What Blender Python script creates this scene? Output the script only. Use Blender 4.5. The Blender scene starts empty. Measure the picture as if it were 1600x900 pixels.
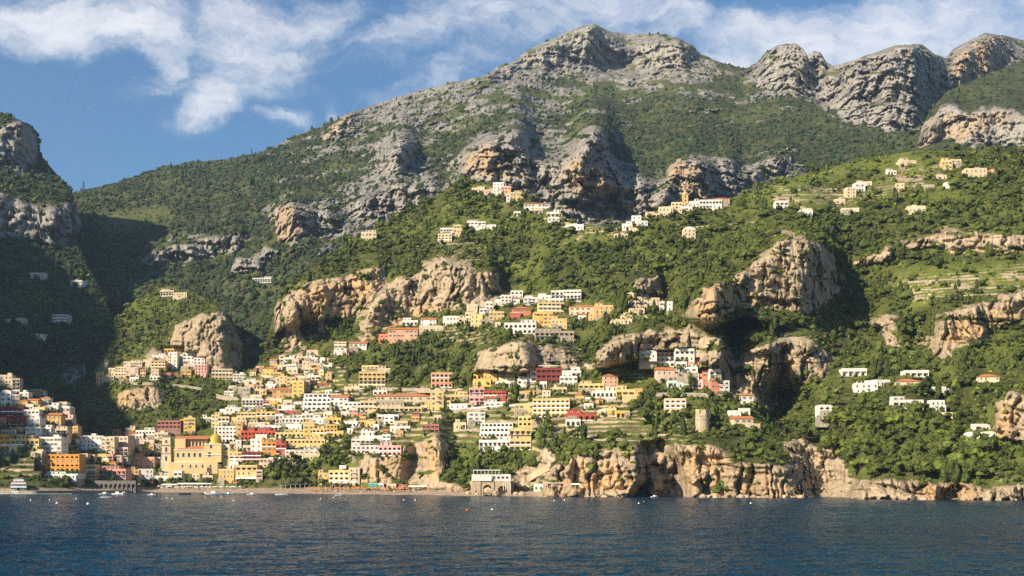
import bpy, bmesh, math, random
import numpy as np
random.seed(7); RNG = np.random.default_rng(11)
scene = bpy.context.scene
COL = scene.collection

# ------------------------------------------------------------------ camera geometry
FPX, CXP, HYP, CAMH = 1862.0, 800.0, 744.6, 12.0     # focal length in photo pixels, centre column, horizon row, eye height
def at(px, py, D):
    return np.array([(px - CXP) / FPX * D, D, CAMH + (HYP - py) / FPX * D])

# ------------------------------------------------------------------ small helpers
def tag(o, label=None, cat=None, group=None, kind=None):
    if label: o['label'] = label
    if cat: o['category'] = cat
    if group: o['group'] = group
    if kind: o['kind'] = kind
    return o
def link(name, me, parent=None):
    o = bpy.data.objects.new(name, me); COL.objects.link(o)
    if parent is not None: o.parent = parent
    return o
def empty(name, loc, rz=0.0):
    o = bpy.data.objects.new(name, None); COL.objects.link(o)
    o.empty_display_size = 0.5
    o.location = loc; o.rotation_euler = (0, 0, rz); return o
def np_mesh(name, V, F, mats, smooth=True, attrs=None, mat_idx=None):
    """V (n,3); F (m,k) with constant k"""
    me = bpy.data.meshes.new(name)
    F = np.asarray(F, dtype=np.int32); m, k = F.shape
    me.vertices.add(len(V)); me.vertices.foreach_set('co', np.asarray(V, dtype=np.float32).ravel())
    me.loops.add(m * k); me.loops.foreach_set('vertex_index', F.ravel())
    me.polygons.add(m); me.polygons.foreach_set('loop_start', np.arange(0, m * k, k, dtype=np.int32))
    me.polygons.foreach_set('loop_total', np.full(m, k, dtype=np.int32))
    me.polygons.foreach_set('use_smooth', np.full(m, smooth))
    for mt in mats: me.materials.append(mt)
    if mat_idx is not None: me.polygons.foreach_set('material_index', np.asarray(mat_idx, dtype=np.int32))
    if attrs:
        for an, av in attrs.items():
            a = me.attributes.new(an, 'FLOAT', 'POINT'); a.data.foreach_set('value', np.asarray(av, dtype=np.float32).ravel())
    me.update(); me.validate()
    return me

# ------------------------------------------------------------------ numpy gradient noise
_perm = np.random.default_rng(3).permutation(256).astype(np.int64); _perm = np.concatenate([_perm, _perm, _perm])
_g = np.random.default_rng(5).normal(size=(256, 3)); _g /= np.linalg.norm(_g, axis=1)[:, None]
def perlin(x, y, z):
    xi, yi, zi = np.floor(x).astype(np.int64), np.floor(y).astype(np.int64), np.floor(z).astype(np.int64)
    xf, yf, zf = x - xi, y - yi, z - zi
    u, v, w = [t * t * t * (t * (t * 6 - 15) + 10) for t in (xf, yf, zf)]
    xi &= 255; yi &= 255; zi &= 255
    out = 0
    for dx in (0, 1):
        for dy in (0, 1):
            for dz in (0, 1):
                h = _perm[_perm[_perm[xi + dx] + yi + dy] + zi + dz]
                g = _g[h]
                d = g[..., 0] * (xf - dx) + g[..., 1] * (yf - dy) + g[..., 2] * (zf - dz)
                out = out + d * (u if dx else 1 - u) * (v if dy else 1 - v) * (w if dz else 1 - w)
    return out * 1.5
def fbm(x, y, z, octv=4, gain=0.5, ridged=False):
    a, s, t = 1.0, 0.0, 0.0
    for k in range(octv):
        n = perlin(x * 2.03 ** k + 17.3 * k, y * 2.03 ** k - 9.1 * k, z * 2.03 ** k + 4.7 * k)
        if ridged: n = 1 - 2 * np.abs(n)
        s = s + a * n; t += a; a *= gain
    return s / t
def cells(u, v, seed=0):
    """a hash value per cell of an irregular mosaic, used for fractured rock faces"""
    ui, vi = np.floor(u).astype(np.int64), np.floor(v).astype(np.int64); best = np.full(u.shape, 9.0); val = np.zeros(u.shape)
    for du in (-1, 0, 1):
        for dv in (-1, 0, 1):
            a, b = ui + du, vi + dv
            h = _perm[(_perm[(a + seed) & 255] + b) & 255]; jx = (h & 15) / 15.0; jy = _perm[h + 7] / 255.0
            d = (a + jx - u) ** 2 + (b + jy - v) ** 2; m = d < best
            best = np.where(m, d, best); val = np.where(m, _perm[h + 31] / 255.0, val)
    return val
def smooth01(t): t = np.clip(t, 0, 1); return t * t * (3 - 2 * t)
def interp(pts, x):
    p = np.array(pts, dtype=float); return np.interp(x, p[:, 0], p[:, 1])
def blur(a, sx, sy):
    for ax, s in ((1, sx), (0, sy)):
        if s <= 0: continue
        r = int(3 * s + 1); k = np.exp(-0.5 * (np.arange(-r, r + 1) / s) ** 2); k /= k.sum()
        pw = [(0, 0), (0, 0)]; pw[ax] = (r, r); p = np.pad(a, pw, mode='edge'); out = np.zeros_like(a)
        n = a.shape[ax]
        for i, w in enumerate(k):
            out += w * (p[:, i:i + n] if ax == 1 else p[i:i + n, :])
        a = out
    return a
def inpoly(px, py, poly):
    inside = np.zeros(px.shape, bool); n = len(poly); j = n - 1
    for i in range(n):
        xi, yi = poly[i]; xj, yj = poly[j]
        if yi != yj:
            c = ((yi > py) != (yj > py)) & (px < (xj - xi) * (py - yi) / (yj - yi) + xi)
            inside ^= c
        j = i
    return inside

# ------------------------------------------------------------------ node helper
class NT:
    def __init__(s, tree): s.t = tree; s.n = tree.nodes; s.l = tree.links
    def new(s, typ, **kw):
        nd = s.n.new(typ)
        for k, v in kw.items():
            if k.startswith('i_'):
                nd.inputs[k[2:].replace('_', ' ')].default_value = v
            else: setattr(nd, k, v)
        return nd
    def link(s, a, b): s.l.new(a, b)
    def sock(s, nd, inp, val):
        if hasattr(val, 'is_linked') or isinstance(val, bpy.types.NodeSocket): s.l.new(val, nd.inputs[inp])
        else: nd.inputs[inp].default_value = val
    def math(s, op, a, b=None, clamp=False):
        nd = s.n.new('ShaderNodeMath'); nd.operation = op; nd.use_clamp = clamp
        s.sock(nd, 0, a)
        if b is not None: s.sock(nd, 1, b)
        return nd.outputs[0]
    def mix(s, f, a, b, blend='MIX'):
        nd = s.n.new('ShaderNodeMix'); nd.data_type = 'RGBA'; nd.blend_type = blend
        s.sock(nd, 0, f); s.sock(nd, 6, a if not isinstance(a, tuple) else (*a, 1)); s.sock(nd, 7, b if not isinstance(b, tuple) else (*b, 1))
        return nd.outputs[2]
    def noise(s, vec, scale, detail=4, rough=0.55, out=0):
        nd = s.n.new('ShaderNodeTexNoise'); nd.inputs['Scale'].default_value = scale; nd.inputs['Detail'].default_value = detail
        nd.inputs['Roughness'].default_value = rough
        if vec is not None: s.l.new(vec, nd.inputs['Vector'])
        return nd.outputs[out]
    def ramp(s, f, a, b):
        nd = s.n.new('ShaderNodeMapRange'); s.sock(nd, 0, f); nd.inputs[1].default_value = a; nd.inputs[2].default_value = b
        nd.interpolation_type = 'SMOOTHSTEP'
        return nd.outputs[0]
    def attr(s, name): 
        nd = s.n.new('ShaderNodeAttribute'); nd.attribute_name = name; return nd
    def mapping(s, vec, scale):
        nd = s.n.new('ShaderNodeMapping'); s.l.new(vec, nd.inputs[0]); nd.inputs['Scale'].default_value = scale; return nd.outputs[0]
def new_mat(name):
    m = bpy.data.materials.new(name); m.use_nodes = True
    t = NT(m.node_tree); b = t.n['Principled BSDF']
    b.inputs['Roughness'].default_value = 0.9
    b.inputs['Specular IOR Level'].default_value = 0.25
    return m, t, b
def plain_mat(name, c, rough=0.85, var=0.10, scale=0.6, metal=0.0, spec=0.25):
    m, t, b = new_mat(name)
    geo = t.new('ShaderNodeNewGeometry').outputs['Position']
    n = t.noise(t.mapping(geo, (scale, scale, scale * 0.5)), 1.0, 5, 0.6)
    f = t.ramp(n, 0.3, 0.75)
    t.link(t.mix(f, tuple(x * (1 - var) for x in c), tuple(min(1, x * (1 + var)) for x in c)), b.inputs['Base Color'])
    b.inputs['Roughness'].default_value = rough; b.inputs['Metallic'].default_value = metal
    b.inputs['Specular IOR Level'].default_value = spec
    return m

def hill_material(name, rock_a, rock_b, orange, veg_a, veg_b, grass, sc=1.0, cliff=(0.40, 0.32, 0.22)):
    m, t, b = new_mat(name)
    pos = t.new('ShaderNodeNewGeometry').outputs['Position']
    rock, tint, gr = t.attr('rock').outputs['Fac'], t.attr('tint').outputs['Fac'], t.attr('grass').outputs['Fac']
    n1 = t.noise(t.mapping(pos, (1, 1, 1)), 0.045 * sc, 6, 0.62)
    n2 = t.noise(t.mapping(pos, (1, 1, 0.12)), 0.17 * sc, 6, 0.7)
    n3 = t.noise(t.mapping(pos, (0.3, 0.3, 1.6)), 0.10 * sc, 4, 0.6)
    rc = t.mix(t.ramp(n1, 0.32, 0.68), rock_a, rock_b)
    rc = t.mix(t.math('MULTIPLY', t.ramp(rock, 0.84, 0.97), t.ramp(n1, 0.2, 0.6)), rc, cliff)
    rc = t.mix(t.math('MULTIPLY', t.ramp(n2, 0.48, 0.66), 0.7), rc, tuple(x * 0.42 for x in rock_a))      # water streaks
    rc = t.mix(t.math('MULTIPLY', t.ramp(n3, 0.50, 0.66), 0.28), rc, tuple(min(1, x * 1.25) for x in rock_b)) # bedding
    rc = t.mix(t.math('MULTIPLY', tint, t.ramp(n1, 0.25, 0.6)), rc, orange)
    n4 = t.noise(pos, 0.09 * sc, 5, 0.6); n5 = t.noise(pos, 0.012 * sc, 3, 0.5)
    vc = t.mix(t.ramp(n4, 0.35, 0.68), veg_a, veg_b)
    vc = t.mix(t.math('MULTIPLY', t.ramp(n5, 0.42, 0.66), 0.5), vc, grass)
    vc = t.mix(gr, vc, grass)
    # small scrub cushions and boulders break the edge between rock and green
    e = t.noise(pos, 0.11 * sc, 6, 0.7)
    f = t.math('ADD', rock, t.math('MULTIPLY', t.math('SUBTRACT', e, 0.5), 1.5))
    f = t.ramp(f, 0.40, 0.58)
    sand = t.attr('sand').outputs['Fac']
    sc_ = t.mix(t.ramp(t.noise(pos, 0.5, 5, 0.7), 0.3, 0.7), (0.26, 0.20, 0.15), (0.44, 0.34, 0.25))
    t.link(t.mix(sand, t.mix(f, vc, rc), sc_), b.inputs['Base Color'])
    bp = t.new('ShaderNodeBump'); bp.inputs['Strength'].default_value = 0.9; bp.inputs['Distance'].default_value = 3.0 / sc
    h = t.math('ADD', n2, t.math('MULTIPLY', n4, 0.8))
    t.link(h, bp.inputs['Height']); t.link(bp.outputs[0], b.inputs['Normal'])
    b.inputs['Roughness'].default_value = 0.95; b.inputs['Specular IOR Level'].default_value = 0.1
    return m
M_near = hill_material('coastal_slope', (0.22, 0.165, 0.105), (0.46, 0.365, 0.245), (0.48, 0.30, 0.13), (0.045, 0.055, 0.016), (0.115, 0.120, 0.036), (0.15, 0.18, 0.035))
M_far = hill_material('mountain_slope', (0.135, 0.130, 0.120), (0.29, 0.275, 0.24), (0.46, 0.31, 0.16), (0.030, 0.040, 0.016), (0.085, 0.088, 0.042), (0.12, 0.135, 0.045), 0.55, (0.335, 0.31, 0.27))

# ------------------------------------------------------------------ terrain sheets
class Layer:
    """One hillside: columns of constant bearing; each column is walked up from its foot, gaining depth by its steepness."""
    def __init__(s, name, x0, x1, top, bot, d0, q, step=1.6, cliffs=(), deltas=(), qpolys=(), rough=(8, 3), seed=0, wob=6.0, sx=5, sy=1.5, relax=40.0, rsc=1.0, bedding=0.5, jag=1.6):
        s.name = name; s.x0, s.x1, s.step = x0, x1, step
        xs = np.arange(x0, x1 + step, step); s.xs = xs
        s.top_pts, s.bot_pts = top, bot
        tj = interp(top, xs)
        tj = tj + jag * fbm(xs * 0.045 + seed, xs * 0 + 3.1, xs * 0 + seed, 5, 0.65)
        s.top = tj; s.bot = interp(bot, xs)
        s.yb = float(np.max(s.bot)); nr = int((s.yb - np.min(s.top)) / step) + 4; s.nr = nr
        PX, PY = np.meshgrid(xs, s.yb - step * np.arange(nr))
        s.PX, s.PY = PX, PY
        # domain warp so outlines of cliffs look natural
        wx = wob * fbm(PX * 0.035 + 5 + seed, PY * 0.035, PX * 0 + 1.7, 6, 0.68); wy = 1.3 * wob * fbm(PX * 0.045 + 40 + seed, PY * 0.035, PX * 0 + 8.7, 6, 0.68)
        s.WX, s.WY = PX + wx, PY + wy
        qv = np.full(PX.shape, float(q)) if not callable(q) else q(PX, PY)
        for poly, val in qpolys:
            qv = np.where(inpoly(s.WX, s.WY, poly), val, qv)
        rock = np.zeros(PX.shape)
        for poly in cliffs:
            mk = inpoly(s.WX, s.WY, poly); rock = np.maximum(rock, mk); qv = np.where(mk, 2.6, qv)
        dv = np.zeros(PX.shape); dv[1:] = (PY[:-1] - PY[1:]) / FPX
        q0 = np.full(PX.shape, float(q)) if not callable(q) else q(PX, PY)
        base = np.cumsum(dv / q0, axis=0)
        ri = np.clip(((s.yb - s.bot) / step).round().astype(int), 0, nr - 1)
        base = base - base[ri, np.arange(len(xs))][None, :] + np.log(interp(d0, xs))[None, :]
        dev = np.zeros(PX.shape); inc = dv / qv - dv / q0; stp = np.zeros(PX.shape); stp[1:] = PY[:-1] - PY[1:]
        for r in range(1, nr):                       # a bench above each cliff lets the slope catch up again
            dev[r] = dev[r - 1] * np.where(rock[r] > 0.5, 1.0, 1 - stp[r] / relax) + inc[r]
        lnD = base + dev
        lnD = blur(lnD, sx, sy)
        D = np.exp(lnD)
        for poly, amount, soft in deltas:
            mk = blur(inpoly(s.WX, s.WY, poly).astype(float), soft, soft)
            D = D + (amount(PX, PY) if callable(amount) else amount) * mk
        s.rock = blur(rock, 0.8, 0.8); s.tint = np.zeros(PX.shape); s.grass = np.zeros(PX.shape); s.sand = np.zeros(PX.shape); s.veg = 1 - s.rock
        s.D = D; s.seed = seed
        s.rough = rough; s.rsc = rsc; s.bedding = bedding
    def relief(s, flat=None):
        X = (s.PX - CXP) / FPX * s.D; Z = CAMH + (HYP - s.PY) / FPX * s.D; Y = s.D
        a, bfine = s.rough; sd = s.seed * 13.7
        big = fbm(X / 170 + sd, Z / 260, Y / 260, 4, 0.5)
        rid = fbm(X / 60 + sd, Z / 110, Y / 200 + 3, 4, 0.55, True)
        w1 = fbm(X / 40 + sd, Z / 40, Y / 60, 4, 0.6); w2 = fbm(X / 40 + 31 + sd, Z / 40, Y / 60, 4, 0.6)
        sc = s.rsc
        bk = 1.0 * cells(X / (34 * sc) + w1 * 0.9, Z / (75 * sc) + w2 * 0.8, 3) + 0.55 * cells(X / (13 * sc) + w1 * 2, Z / (30 * sc) + w2 * 1.2, 9) + 0.28 * cells(X / (5.5 * sc) + w1 * 4, Z / (9 * sc) + w2 * 3, 17)
        st = (Z + 0.10 * X) / (17 * sc) + 0.9 * w1; st2 = (Z + 0.10 * X) / (6.5 * sc) + 1.2 * w2
        bed = (st - np.floor(st)) + 0.5 * (st2 - np.floor(st2))
        hol = fbm(X / 40 + sd, Z / 30, Y / 60, 4, 0.55)
        blk = fbm(X / 9 + sd, Z / 8, Y / 20, 4, 0.65)
        g1 = np.exp(-(perlin(X / (17 * sc) + w1 * 1.3 + sd, Z / (90 * sc) + w2 * 0.6, Y / 300) / 0.075) ** 2)      # upright cracks
        g2 = np.exp(-(perlin(X / (7 * sc) + w2 * 1.6, Z / (34 * sc) + w1 + sd, Y / 200) / 0.09) ** 2)
        g3 = np.exp(-(perlin(X / (65 * sc) + w2, (Z + 0.1 * X) / (11 * sc) + w1 * 0.8 + sd, Y / 300) / 0.08) ** 2)           # ledges
        k = s.rock
        off = bfine * k * (1.5 * g1 + 0.8 * g2 + 0.9 * g3) + a * big - 0.55 * a * rid * (0.6 + 0.4 * k) - bfine * k * (bk * 3.0 - 1.6 + hol * 0.7 + blk * 0.9) + bfine * k * bed * s.bedding - bfine * 0.5 * (1 - k) * (hol + blk)
        if flat is not None: off = off * (1 - flat)
        fade = smooth01((s.PY - s.top[None, :]) / 6.0) * 0.7 + 0.3
        s.D = s.D + off * fade
    def terraces(s, polys, riser=4.0, depth=5.0, soft=3):
        """cut a slope into level steps held by stone risers"""
        m = np.zeros(s.PX.shape)
        for q in polys: m = np.maximum(m, inpoly(s.WX * .5 + s.PX * .5, s.WY * .5 + s.PY * .5, q).astype(float))
        m = blur(m, soft, soft)
        Z = CAMH + (HYP - s.PY) / FPX * s.D; X = (s.PX - CXP) / FPX * s.D
        f = Z / riser + 1.6 * fbm(X / 70 + 2, Z / 60, X * 0, 3); f = f - np.floor(f)
        s.D = s.D + m * depth * np.where(f < 0.55, f * -0.9 + 0.5, (f - 0.55) * 1.1 / 0.45 * 0.9 - 0.0) * 0.8
        s.rock = np.maximum(s.rock, m * 0.75 * (f < 0.42))
    def sample(s, px, py, arr=None):
        arr = s.D if arr is None else arr
        px = np.atleast_1d(np.asarray(px, float)); py = np.atleast_1d(np.asarray(py, float))
        c = np.clip((px - s.x0) / s.step, 0, len(s.xs) - 1.001); r = np.clip((s.yb - py) / s.step, 0, s.nr - 1.001)
        c0 = c.astype(int); cf = c - c0; r0 = r.astype(int); rf = r - r0
        return (arr[r0, c0] * (1 - rf) + arr[r0 + 1, c0] * rf) * (1 - cf) + (arr[r0, c0 + 1] * (1 - rf) + arr[r0 + 1, c0 + 1] * rf) * cf
    def topat(s, px): return np.interp(px, s.xs, s.top)
    def build(s, mat, foot=True, back=260.0):
        m = int(np.max(s.bot - s.top) / s.step) + 2
        PY = s.bot[None, :] + (s.top - s.bot)[None, :] * np.linspace(0, 1, m)[:, None]; PX = np.repeat(s.xs[None, :], m, 0)
        g = lambda a: s.sample(PX.ravel(), PY.ravel(), a).reshape(PX.shape)
        Y = g(s.D); X = (PX - CXP) / FPX * Y; Z = CAMH + (HYP - PY) / FPX * Y
        rows = [np.stack([X, Y, Z], -1)]
        if foot:
            f = rows[0][0].copy(); f2 = f.copy(); f2[:, 2] -= 25; f2[:, 1] -= 3
            rows = [f2[None], rows[0]]
        top = rows[-1][-1]
        bk = []
        for i, (dy, dz) in enumerate(((0.05, -0.004), (0.18, -0.05), (0.5, -0.22), (1.0, -0.55))):
            b = top.copy(); b[:, 1] += dy * back; b[:, 2] += dz * back
            b[:, 0] *= b[:, 1] / top[:, 1]; bk.append(b)
        P = np.concatenate(rows + [np.stack(bk)], 0)
        nr, nc = P.shape[:2]
        def ext(a):
            parts = [a] + [a[-1:]] * 4
            if foot: parts = [a[:1]] + parts
            return np.concatenate(parts, 0)
        idx = np.arange(nr * nc).reshape(nr, nc)
        F = np.stack([idx[:-1, :-1], idx[:-1, 1:], idx[1:, 1:], idx[1:, :-1]], -1).reshape(-1, 4)
        me = np_mesh(s.name, P.reshape(-1, 3), F, [mat], True, {'rock': ext(g(s.rock)), 'tint': ext(g(s.tint)), 'grass': ext(g(s.grass)), 'sand': ext(g(s.sand))})
        o = link(s.name, me); o['kind'] = 'structure'
        return o
    def spots(s, polys, val, arr, soft=2.0):
        for poly in polys:
            mk = blur(inpoly(s.WX, s.WY, poly).astype(float), soft, soft)
            arr[:] = np.maximum(arr, mk * val)
HAZE = 0.000045
EXPO = 0.9
CLOUD_COL = (8.4, 8.3, 8.4)
# banks of thin cloud: bearing column, height row, half width, half height (all in photo pixels), tilt, thickness
CLOUDS = [(110, 20, 230, 70, -0.05, 1.05), (200, 40, 150, 55, -0.25, 1.1), (240, 80, 110, 42, -0.6, 0.8), (330, 140, 110, 60, 0.8, 0.8), (400, 60, 160, 95, 0.2, 1.1), (480, 30, 130, 70, 0, 0.9), (260, 125, 90, 35, 0.2, 0.6), (440, 185, 70, 26, 0, 0.6), (650, 50, 230, 60, 0.2, 0.62), (770, 30, 230, 70, 0.1, 0.7), (690, 118, 170, 42, 0.25, 0.75),
          (900, 15, 230, 70, 0, 0.7), (1050, 30, 150, 60, 0, 0.62), (1150, 92, 130, 66, 0.6, 1.15), (1240, 60, 210, 80, 0.1, 1.15), (1380, 55, 180, 85, 0, 1.1), (1500, 40, 200, 85, 0, 1.0), (1600, 25, 190, 75, 0, 0.85), (520, 170, 90, 20, -0.9, 0.4)]
# ================================================================== TERRAIN
SHORE = [(-400, 772), (0, 772), (60, 772), (130, 770.5), (240, 769.3), (380, 771), (500, 772), (640, 773.3), (740, 775), (850, 776), (980, 777), (1100, 777.5), (1250, 778), (1330, 778.5), (1700, 780.5)]
sh = np.array(SHORE); SHORE_D = [(x, CAMH * FPX / (y - HYP)) for x, y in SHORE]
A_TOP = [(-100, 585), (0, 600), (40, 618), (60, 625), (100, 636), (120, 662), (150, 685), (200, 693), (250, 690), (300, 672), (330, 655), (350, 640), (365, 620), (380, 592), (400, 572), (412, 556), (418, 532), (423, 508), (429, 480), (440, 452), (500, 408), (560, 368), (640, 328), (700, 295), (722, 277), (745, 283), (770, 287), (790, 293), (812, 306), (835, 316), (870, 332), (905, 350), (935, 352), (960, 358), (1000, 340), (1035, 325), (1060, 314), (1100, 312),
         (1140, 310), (1170, 300), (1220, 282), (1280, 265), (1340, 250), (1425, 236), (1500, 233), (1560, 234), (1700, 245), (2060, 300)]
A_CLIFF = [
 [(848, 772), (845, 748), (872, 726), (905, 712), (960, 705), (1000, 702), (1040, 693), (1080, 692), (1130, 703), (1150, 722), (1200, 727), (1248, 738), (1264, 779), (1000, 779), (900, 776)],
 [(555, 752), (558, 722), (590, 708), (640, 694), (690, 680), (702, 700), (692, 740), (680, 753)],
 [(425, 505), (430, 478), (470, 447), (520, 432), (570, 427), (602, 412), (602, 440), (582, 470), (560, 495), (500, 497), (470, 500), (430, 522)],
 [(440, 545), (450, 508), (505, 497), (512, 520), (480, 532), (455, 552)],
 [(558, 515), (575, 482), (620, 440), (700, 412), (780, 428), (785, 462), (770, 478), (700, 482), (660, 492), (612, 508), (590, 532), (562, 532)],
 [(742, 578), (746, 548), (790, 536), (836, 532), (880, 548), (910, 562), (905, 575), (840, 578), (790, 586)],
 [(930, 572), (930, 547), (960, 531), (1000, 517), (1050, 513), (1080, 517), (1130, 530), (1146, 560), (1150, 602), (1120, 622), (1090, 572), (1010, 547), (985, 560), (950, 577)],
 [(1150, 612), (1150, 562), (1185, 542), (1230, 530), (1280, 537), (1302, 560), (1292, 588), (1230, 592), (1212, 597), (1217, 632), (1182, 642)],
 [(1078, 472), (1100, 450), (1150, 430), (1200, 400), (1215, 377), (1260, 372), (1290, 390), (1308, 430), (1309, 455), (1282, 482), (1270, 490), (1200, 480), (1150, 485), (1120, 500), (1093, 497)],
 [(1368, 502), (1375, 493), (1398, 496), (1411, 542), (1385, 542)],
 [(1458, 562), (1465, 492), (1500, 481), (1560, 466), (1600, 456), (1700, 450), (1700, 500), (1590, 500), (1535, 522), (1530, 542), (1490, 532), (1485, 558)],
 [(1330, 412), (1390, 386), (1395, 405), (1350, 417)],
 [(1400, 377), (1480, 362), (1540, 366), (1600, 371), (1700, 366), (1700, 394), (1570, 394), (1530, 386), (1410, 386)],
 [(1553, 682), (1557, 632), (1575, 616), (1620, 613), (1700, 640), (1700, 690), (1600, 690)],
 [(1330, 780), (1330, 757), (1400, 748), (1470, 756), (1530, 761), (1700, 758), (1700, 783), (1480, 784)],
 [(1222, 690), (1260, 688), (1300, 702), (1322, 730), (1322, 780), (1262, 780)],
 [(985, 442), (1030, 432), (1043, 478), (1003, 468)],
 [(640, 760), (640, 750), (700, 750), (735, 765), (700, 768)],
 [(735, 773), (738, 752), (800, 752), (800, 772)],
 [(800, 745), (850, 700), (870, 715), (845, 750), (820, 765)],
]
A_TINT = [[(470, 450), (560, 430), (600, 418), (580, 470), (520, 497), (470, 490)], [(590, 530), (600, 500), (660, 475), (690, 480), (650, 510), (600, 525)],
          [(1085, 470), (1120, 450), (1130, 480), (1140, 500), (1095, 505)], [(1200, 560), (1240, 555), (1235, 592), (1205, 590)], [(850, 770), (900, 720), (960, 720), (1000, 770)],
          [(1050, 700), (1130, 705), (1200, 740), (1260, 775), (1080, 775)], [(1470, 540), (1500, 500), (1600, 470), (1600, 500), (1540, 520)], [(1550, 690), (1556, 640), (1580, 620), (1590, 690)],
          [(560, 750), (600, 710), (640, 700), (625, 750)], [(665, 745), (660, 690), (690, 690), (690, 740)], [(1440, 780), (1440, 752), (1530, 762), (1530, 782)], [(1090, 440), (1160, 435), (1200, 470), (1130, 495)]]
def band_(L, polys, soft):
    m = np.zeros(L.PX.shape)
    for q_ in polys: m = np.maximum(m, inpoly(L.PX, L.PY, q_).astype(float))
    return blur(m, soft, soft)
A_DELTA = [
 ([(1040, 488), (1070, 450), (1150, 375), (1215, 348), (1292, 368), (1312, 430), (1311, 468), (1290, 500), (1200, 505), (1100, 512)], lambda X, Y: -78 + 0.40 * np.clip(X - 1125, 0, 200), 4),
 ([(1318, 400), (1400, 430), (1425, 540), (1330, 560), (1300, 520)], 45, 14),
 ([(1000, 410), (1040, 425), (1075, 500), (1040, 500), (1015, 460)], 70, 9),
 ([(1205, 590), (1250, 610), (1330, 690), (1325, 780), (1262, 780), (1240, 700), (1190, 650)], 75, 9),
 ([(1000, 690), (1045, 688), (1076, 765), (1070, 790), (985, 790), (1002, 740)], 42, 3),
 ([(1325, 790), (1320, 720), (1250, 640), (1350, 600), (1460, 560), (1700, 560), (1700, 790)], -30, 16),
 ([(640, 688), (664, 690), (668, 755), (628, 755)], 22, 4),
 ([(1145, 540), (1190, 545), (1205, 600), (1215, 640), (1160, 625), (1148, 590)], 20, 5),
 ([(838, 500), (910, 500), (930, 560), (900, 580), (845, 580)], 28, 8),
 ([(725, 590), (722, 560), (790, 525), (835, 525), (838, 585)], -22, 4),
 ([(926, 580), (930, 545), (1000, 510), (1050, 505), (1140, 525), (1152, 612), (1100, 600), (1000, 560)], lambda X, Y: -34 + 0.42 * np.clip(X - 1050, 0, 100), 3.5),
 ([(925, 560), (935, 540), (1000, 512), (1010, 535)], -12, 4),
 ([(430, 520), (470, 445), (600, 412), (602, 445), (560, 497), (500, 500)], lambda X, Y: -40 + 0.30 * (X - 430), 4),
 ([(1440, 610), (1480, 590), (1540, 660), (1520, 680)], 40, 8),
 ([(1410, 540), (1430, 490), (1460, 490), (1455, 560)], 40, 6),
 ([(740, 470), (780, 420), (830, 430), (835, 470), (780, 480)], 25, 8),
 ([(425, 560), (440, 510), (470, 500), (500, 500), (470, 545)], 25, 5),
 ([(1465, 790), (1465, 760), (1495, 760), (1497, 790)], 14, 2.5),
 ([(985, 790), (990, 762), (1010, 762), (1014, 790)], 16, 2.5),
]
def a_q(PX, PY):
    q = np.full(PX.shape, 0.55)
    sy = interp(SHORE, PX)
    beach = (sy - PY < 8.5) & (PX < 845)
    quay = (sy - PY < 5) & (PX < 215)
    q = np.where(beach, 0.115, q); q = np.where(quay, 2.5, q)
    q = np.where((sy - PY >= 5) & (sy - PY < 9) & (PX < 215), 0.12, q)
    return q
A = Layer('coastal_hillside', -330, 2060, A_TOP, [(x, y + 0.6) for x, y in SHORE], SHORE_D, a_q, 1.6, A_CLIFF, A_DELTA,
          qpolys=[([(1150, 300), (1440, 232), (1440, 262), (1240, 330), (1150, 320)], 0.34), ([(560, 380), (720, 280), (980, 340), (900, 400), (600, 420)], 0.42)],
          rough=(14, 4.8), seed=1, wob=13, bedding=0.35)
A.spots(A_TINT, 0.6, A.tint, 3)
A.spots([[(1160, 300), (1230, 280), (1340, 252), (1430, 237), (1440, 260), (1330, 270), (1290, 285), (1220, 300)]], 0.65, A.grass, 4)
A.spots([[(1390, 430), (1600, 410), (1700, 420), (1700, 455), (1540, 455), (1420, 480)], [(880, 640), (960, 655), (1010, 660), (1050, 670), (1000, 690), (900, 665)], [(1240, 300), (1300, 295), (1290, 320), (1230, 325)], [(1000, 560), (1020, 575), (1005, 600), (930, 590), (900, 585), (940, 575)],
         [(1300, 330), (1420, 250), (1480, 260), (1380, 310)]], 0.6, A.grass, 4)
FLAT_A = blur(inpoly(A.PX, A.PY, [(-330, 790), (-330, 560), (130, 600), (230, 690), (330, 640), (430, 560), (560, 520), (720, 470), (960, 460), (960, 520), (700, 590), (1130, 610), (1200, 690), (850, 700), (840, 790)]).astype(float), 8, 8) * 0.65
sd_ = interp(SHORE, A.PX) - A.PY
FLAT_A = np.maximum(FLAT_A, ((sd_ < 9) & (A.PX < 845)) * 0.96)
A.sand = blur(((sd_ < 8.5) & (A.PX < 848) | (sd_ < 1.6) & (A.PX > 1040) & (A.PX < 1100) | (sd_ < 9) & (A.PX < 215)).astype(float), 1, 0.6)
A.relief(FLAT_A)
A.terraces([[(330, 690), (345, 640), (400, 575), (520, 545), (560, 600), (720, 600), (960, 600), (1000, 660), (810, 700), (660, 690), (500, 730), (420, 735)], [(0, 620), (120, 690), (250, 690), (250, 745), (0, 745)]], 4.5, 4.0)
A.terraces([[(1390, 430), (1600, 410), (1690, 420), (1690, 455), (1540, 458), (1420, 480)], [(1200, 285), (1330, 285), (1330, 325), (1210, 325)], [(870, 640), (1080, 640), (1080, 690), (900, 690)], [(690, 500), (830, 505), (830, 530), (720, 545), (680, 530)], [(838, 535), (912, 535), (915, 575), (838, 575)],
            [(1300, 330), (1420, 250), (1500, 255), (1400, 320)], [(850, 320), (980, 345), (960, 375), (880, 370)], [(640, 400), (760, 370), (760, 400), (650, 415)], [(1000, 560), (1020, 575), (1005, 600), (930, 590), (900, 585), (940, 575)]], 3.2, 3.0)

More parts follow.
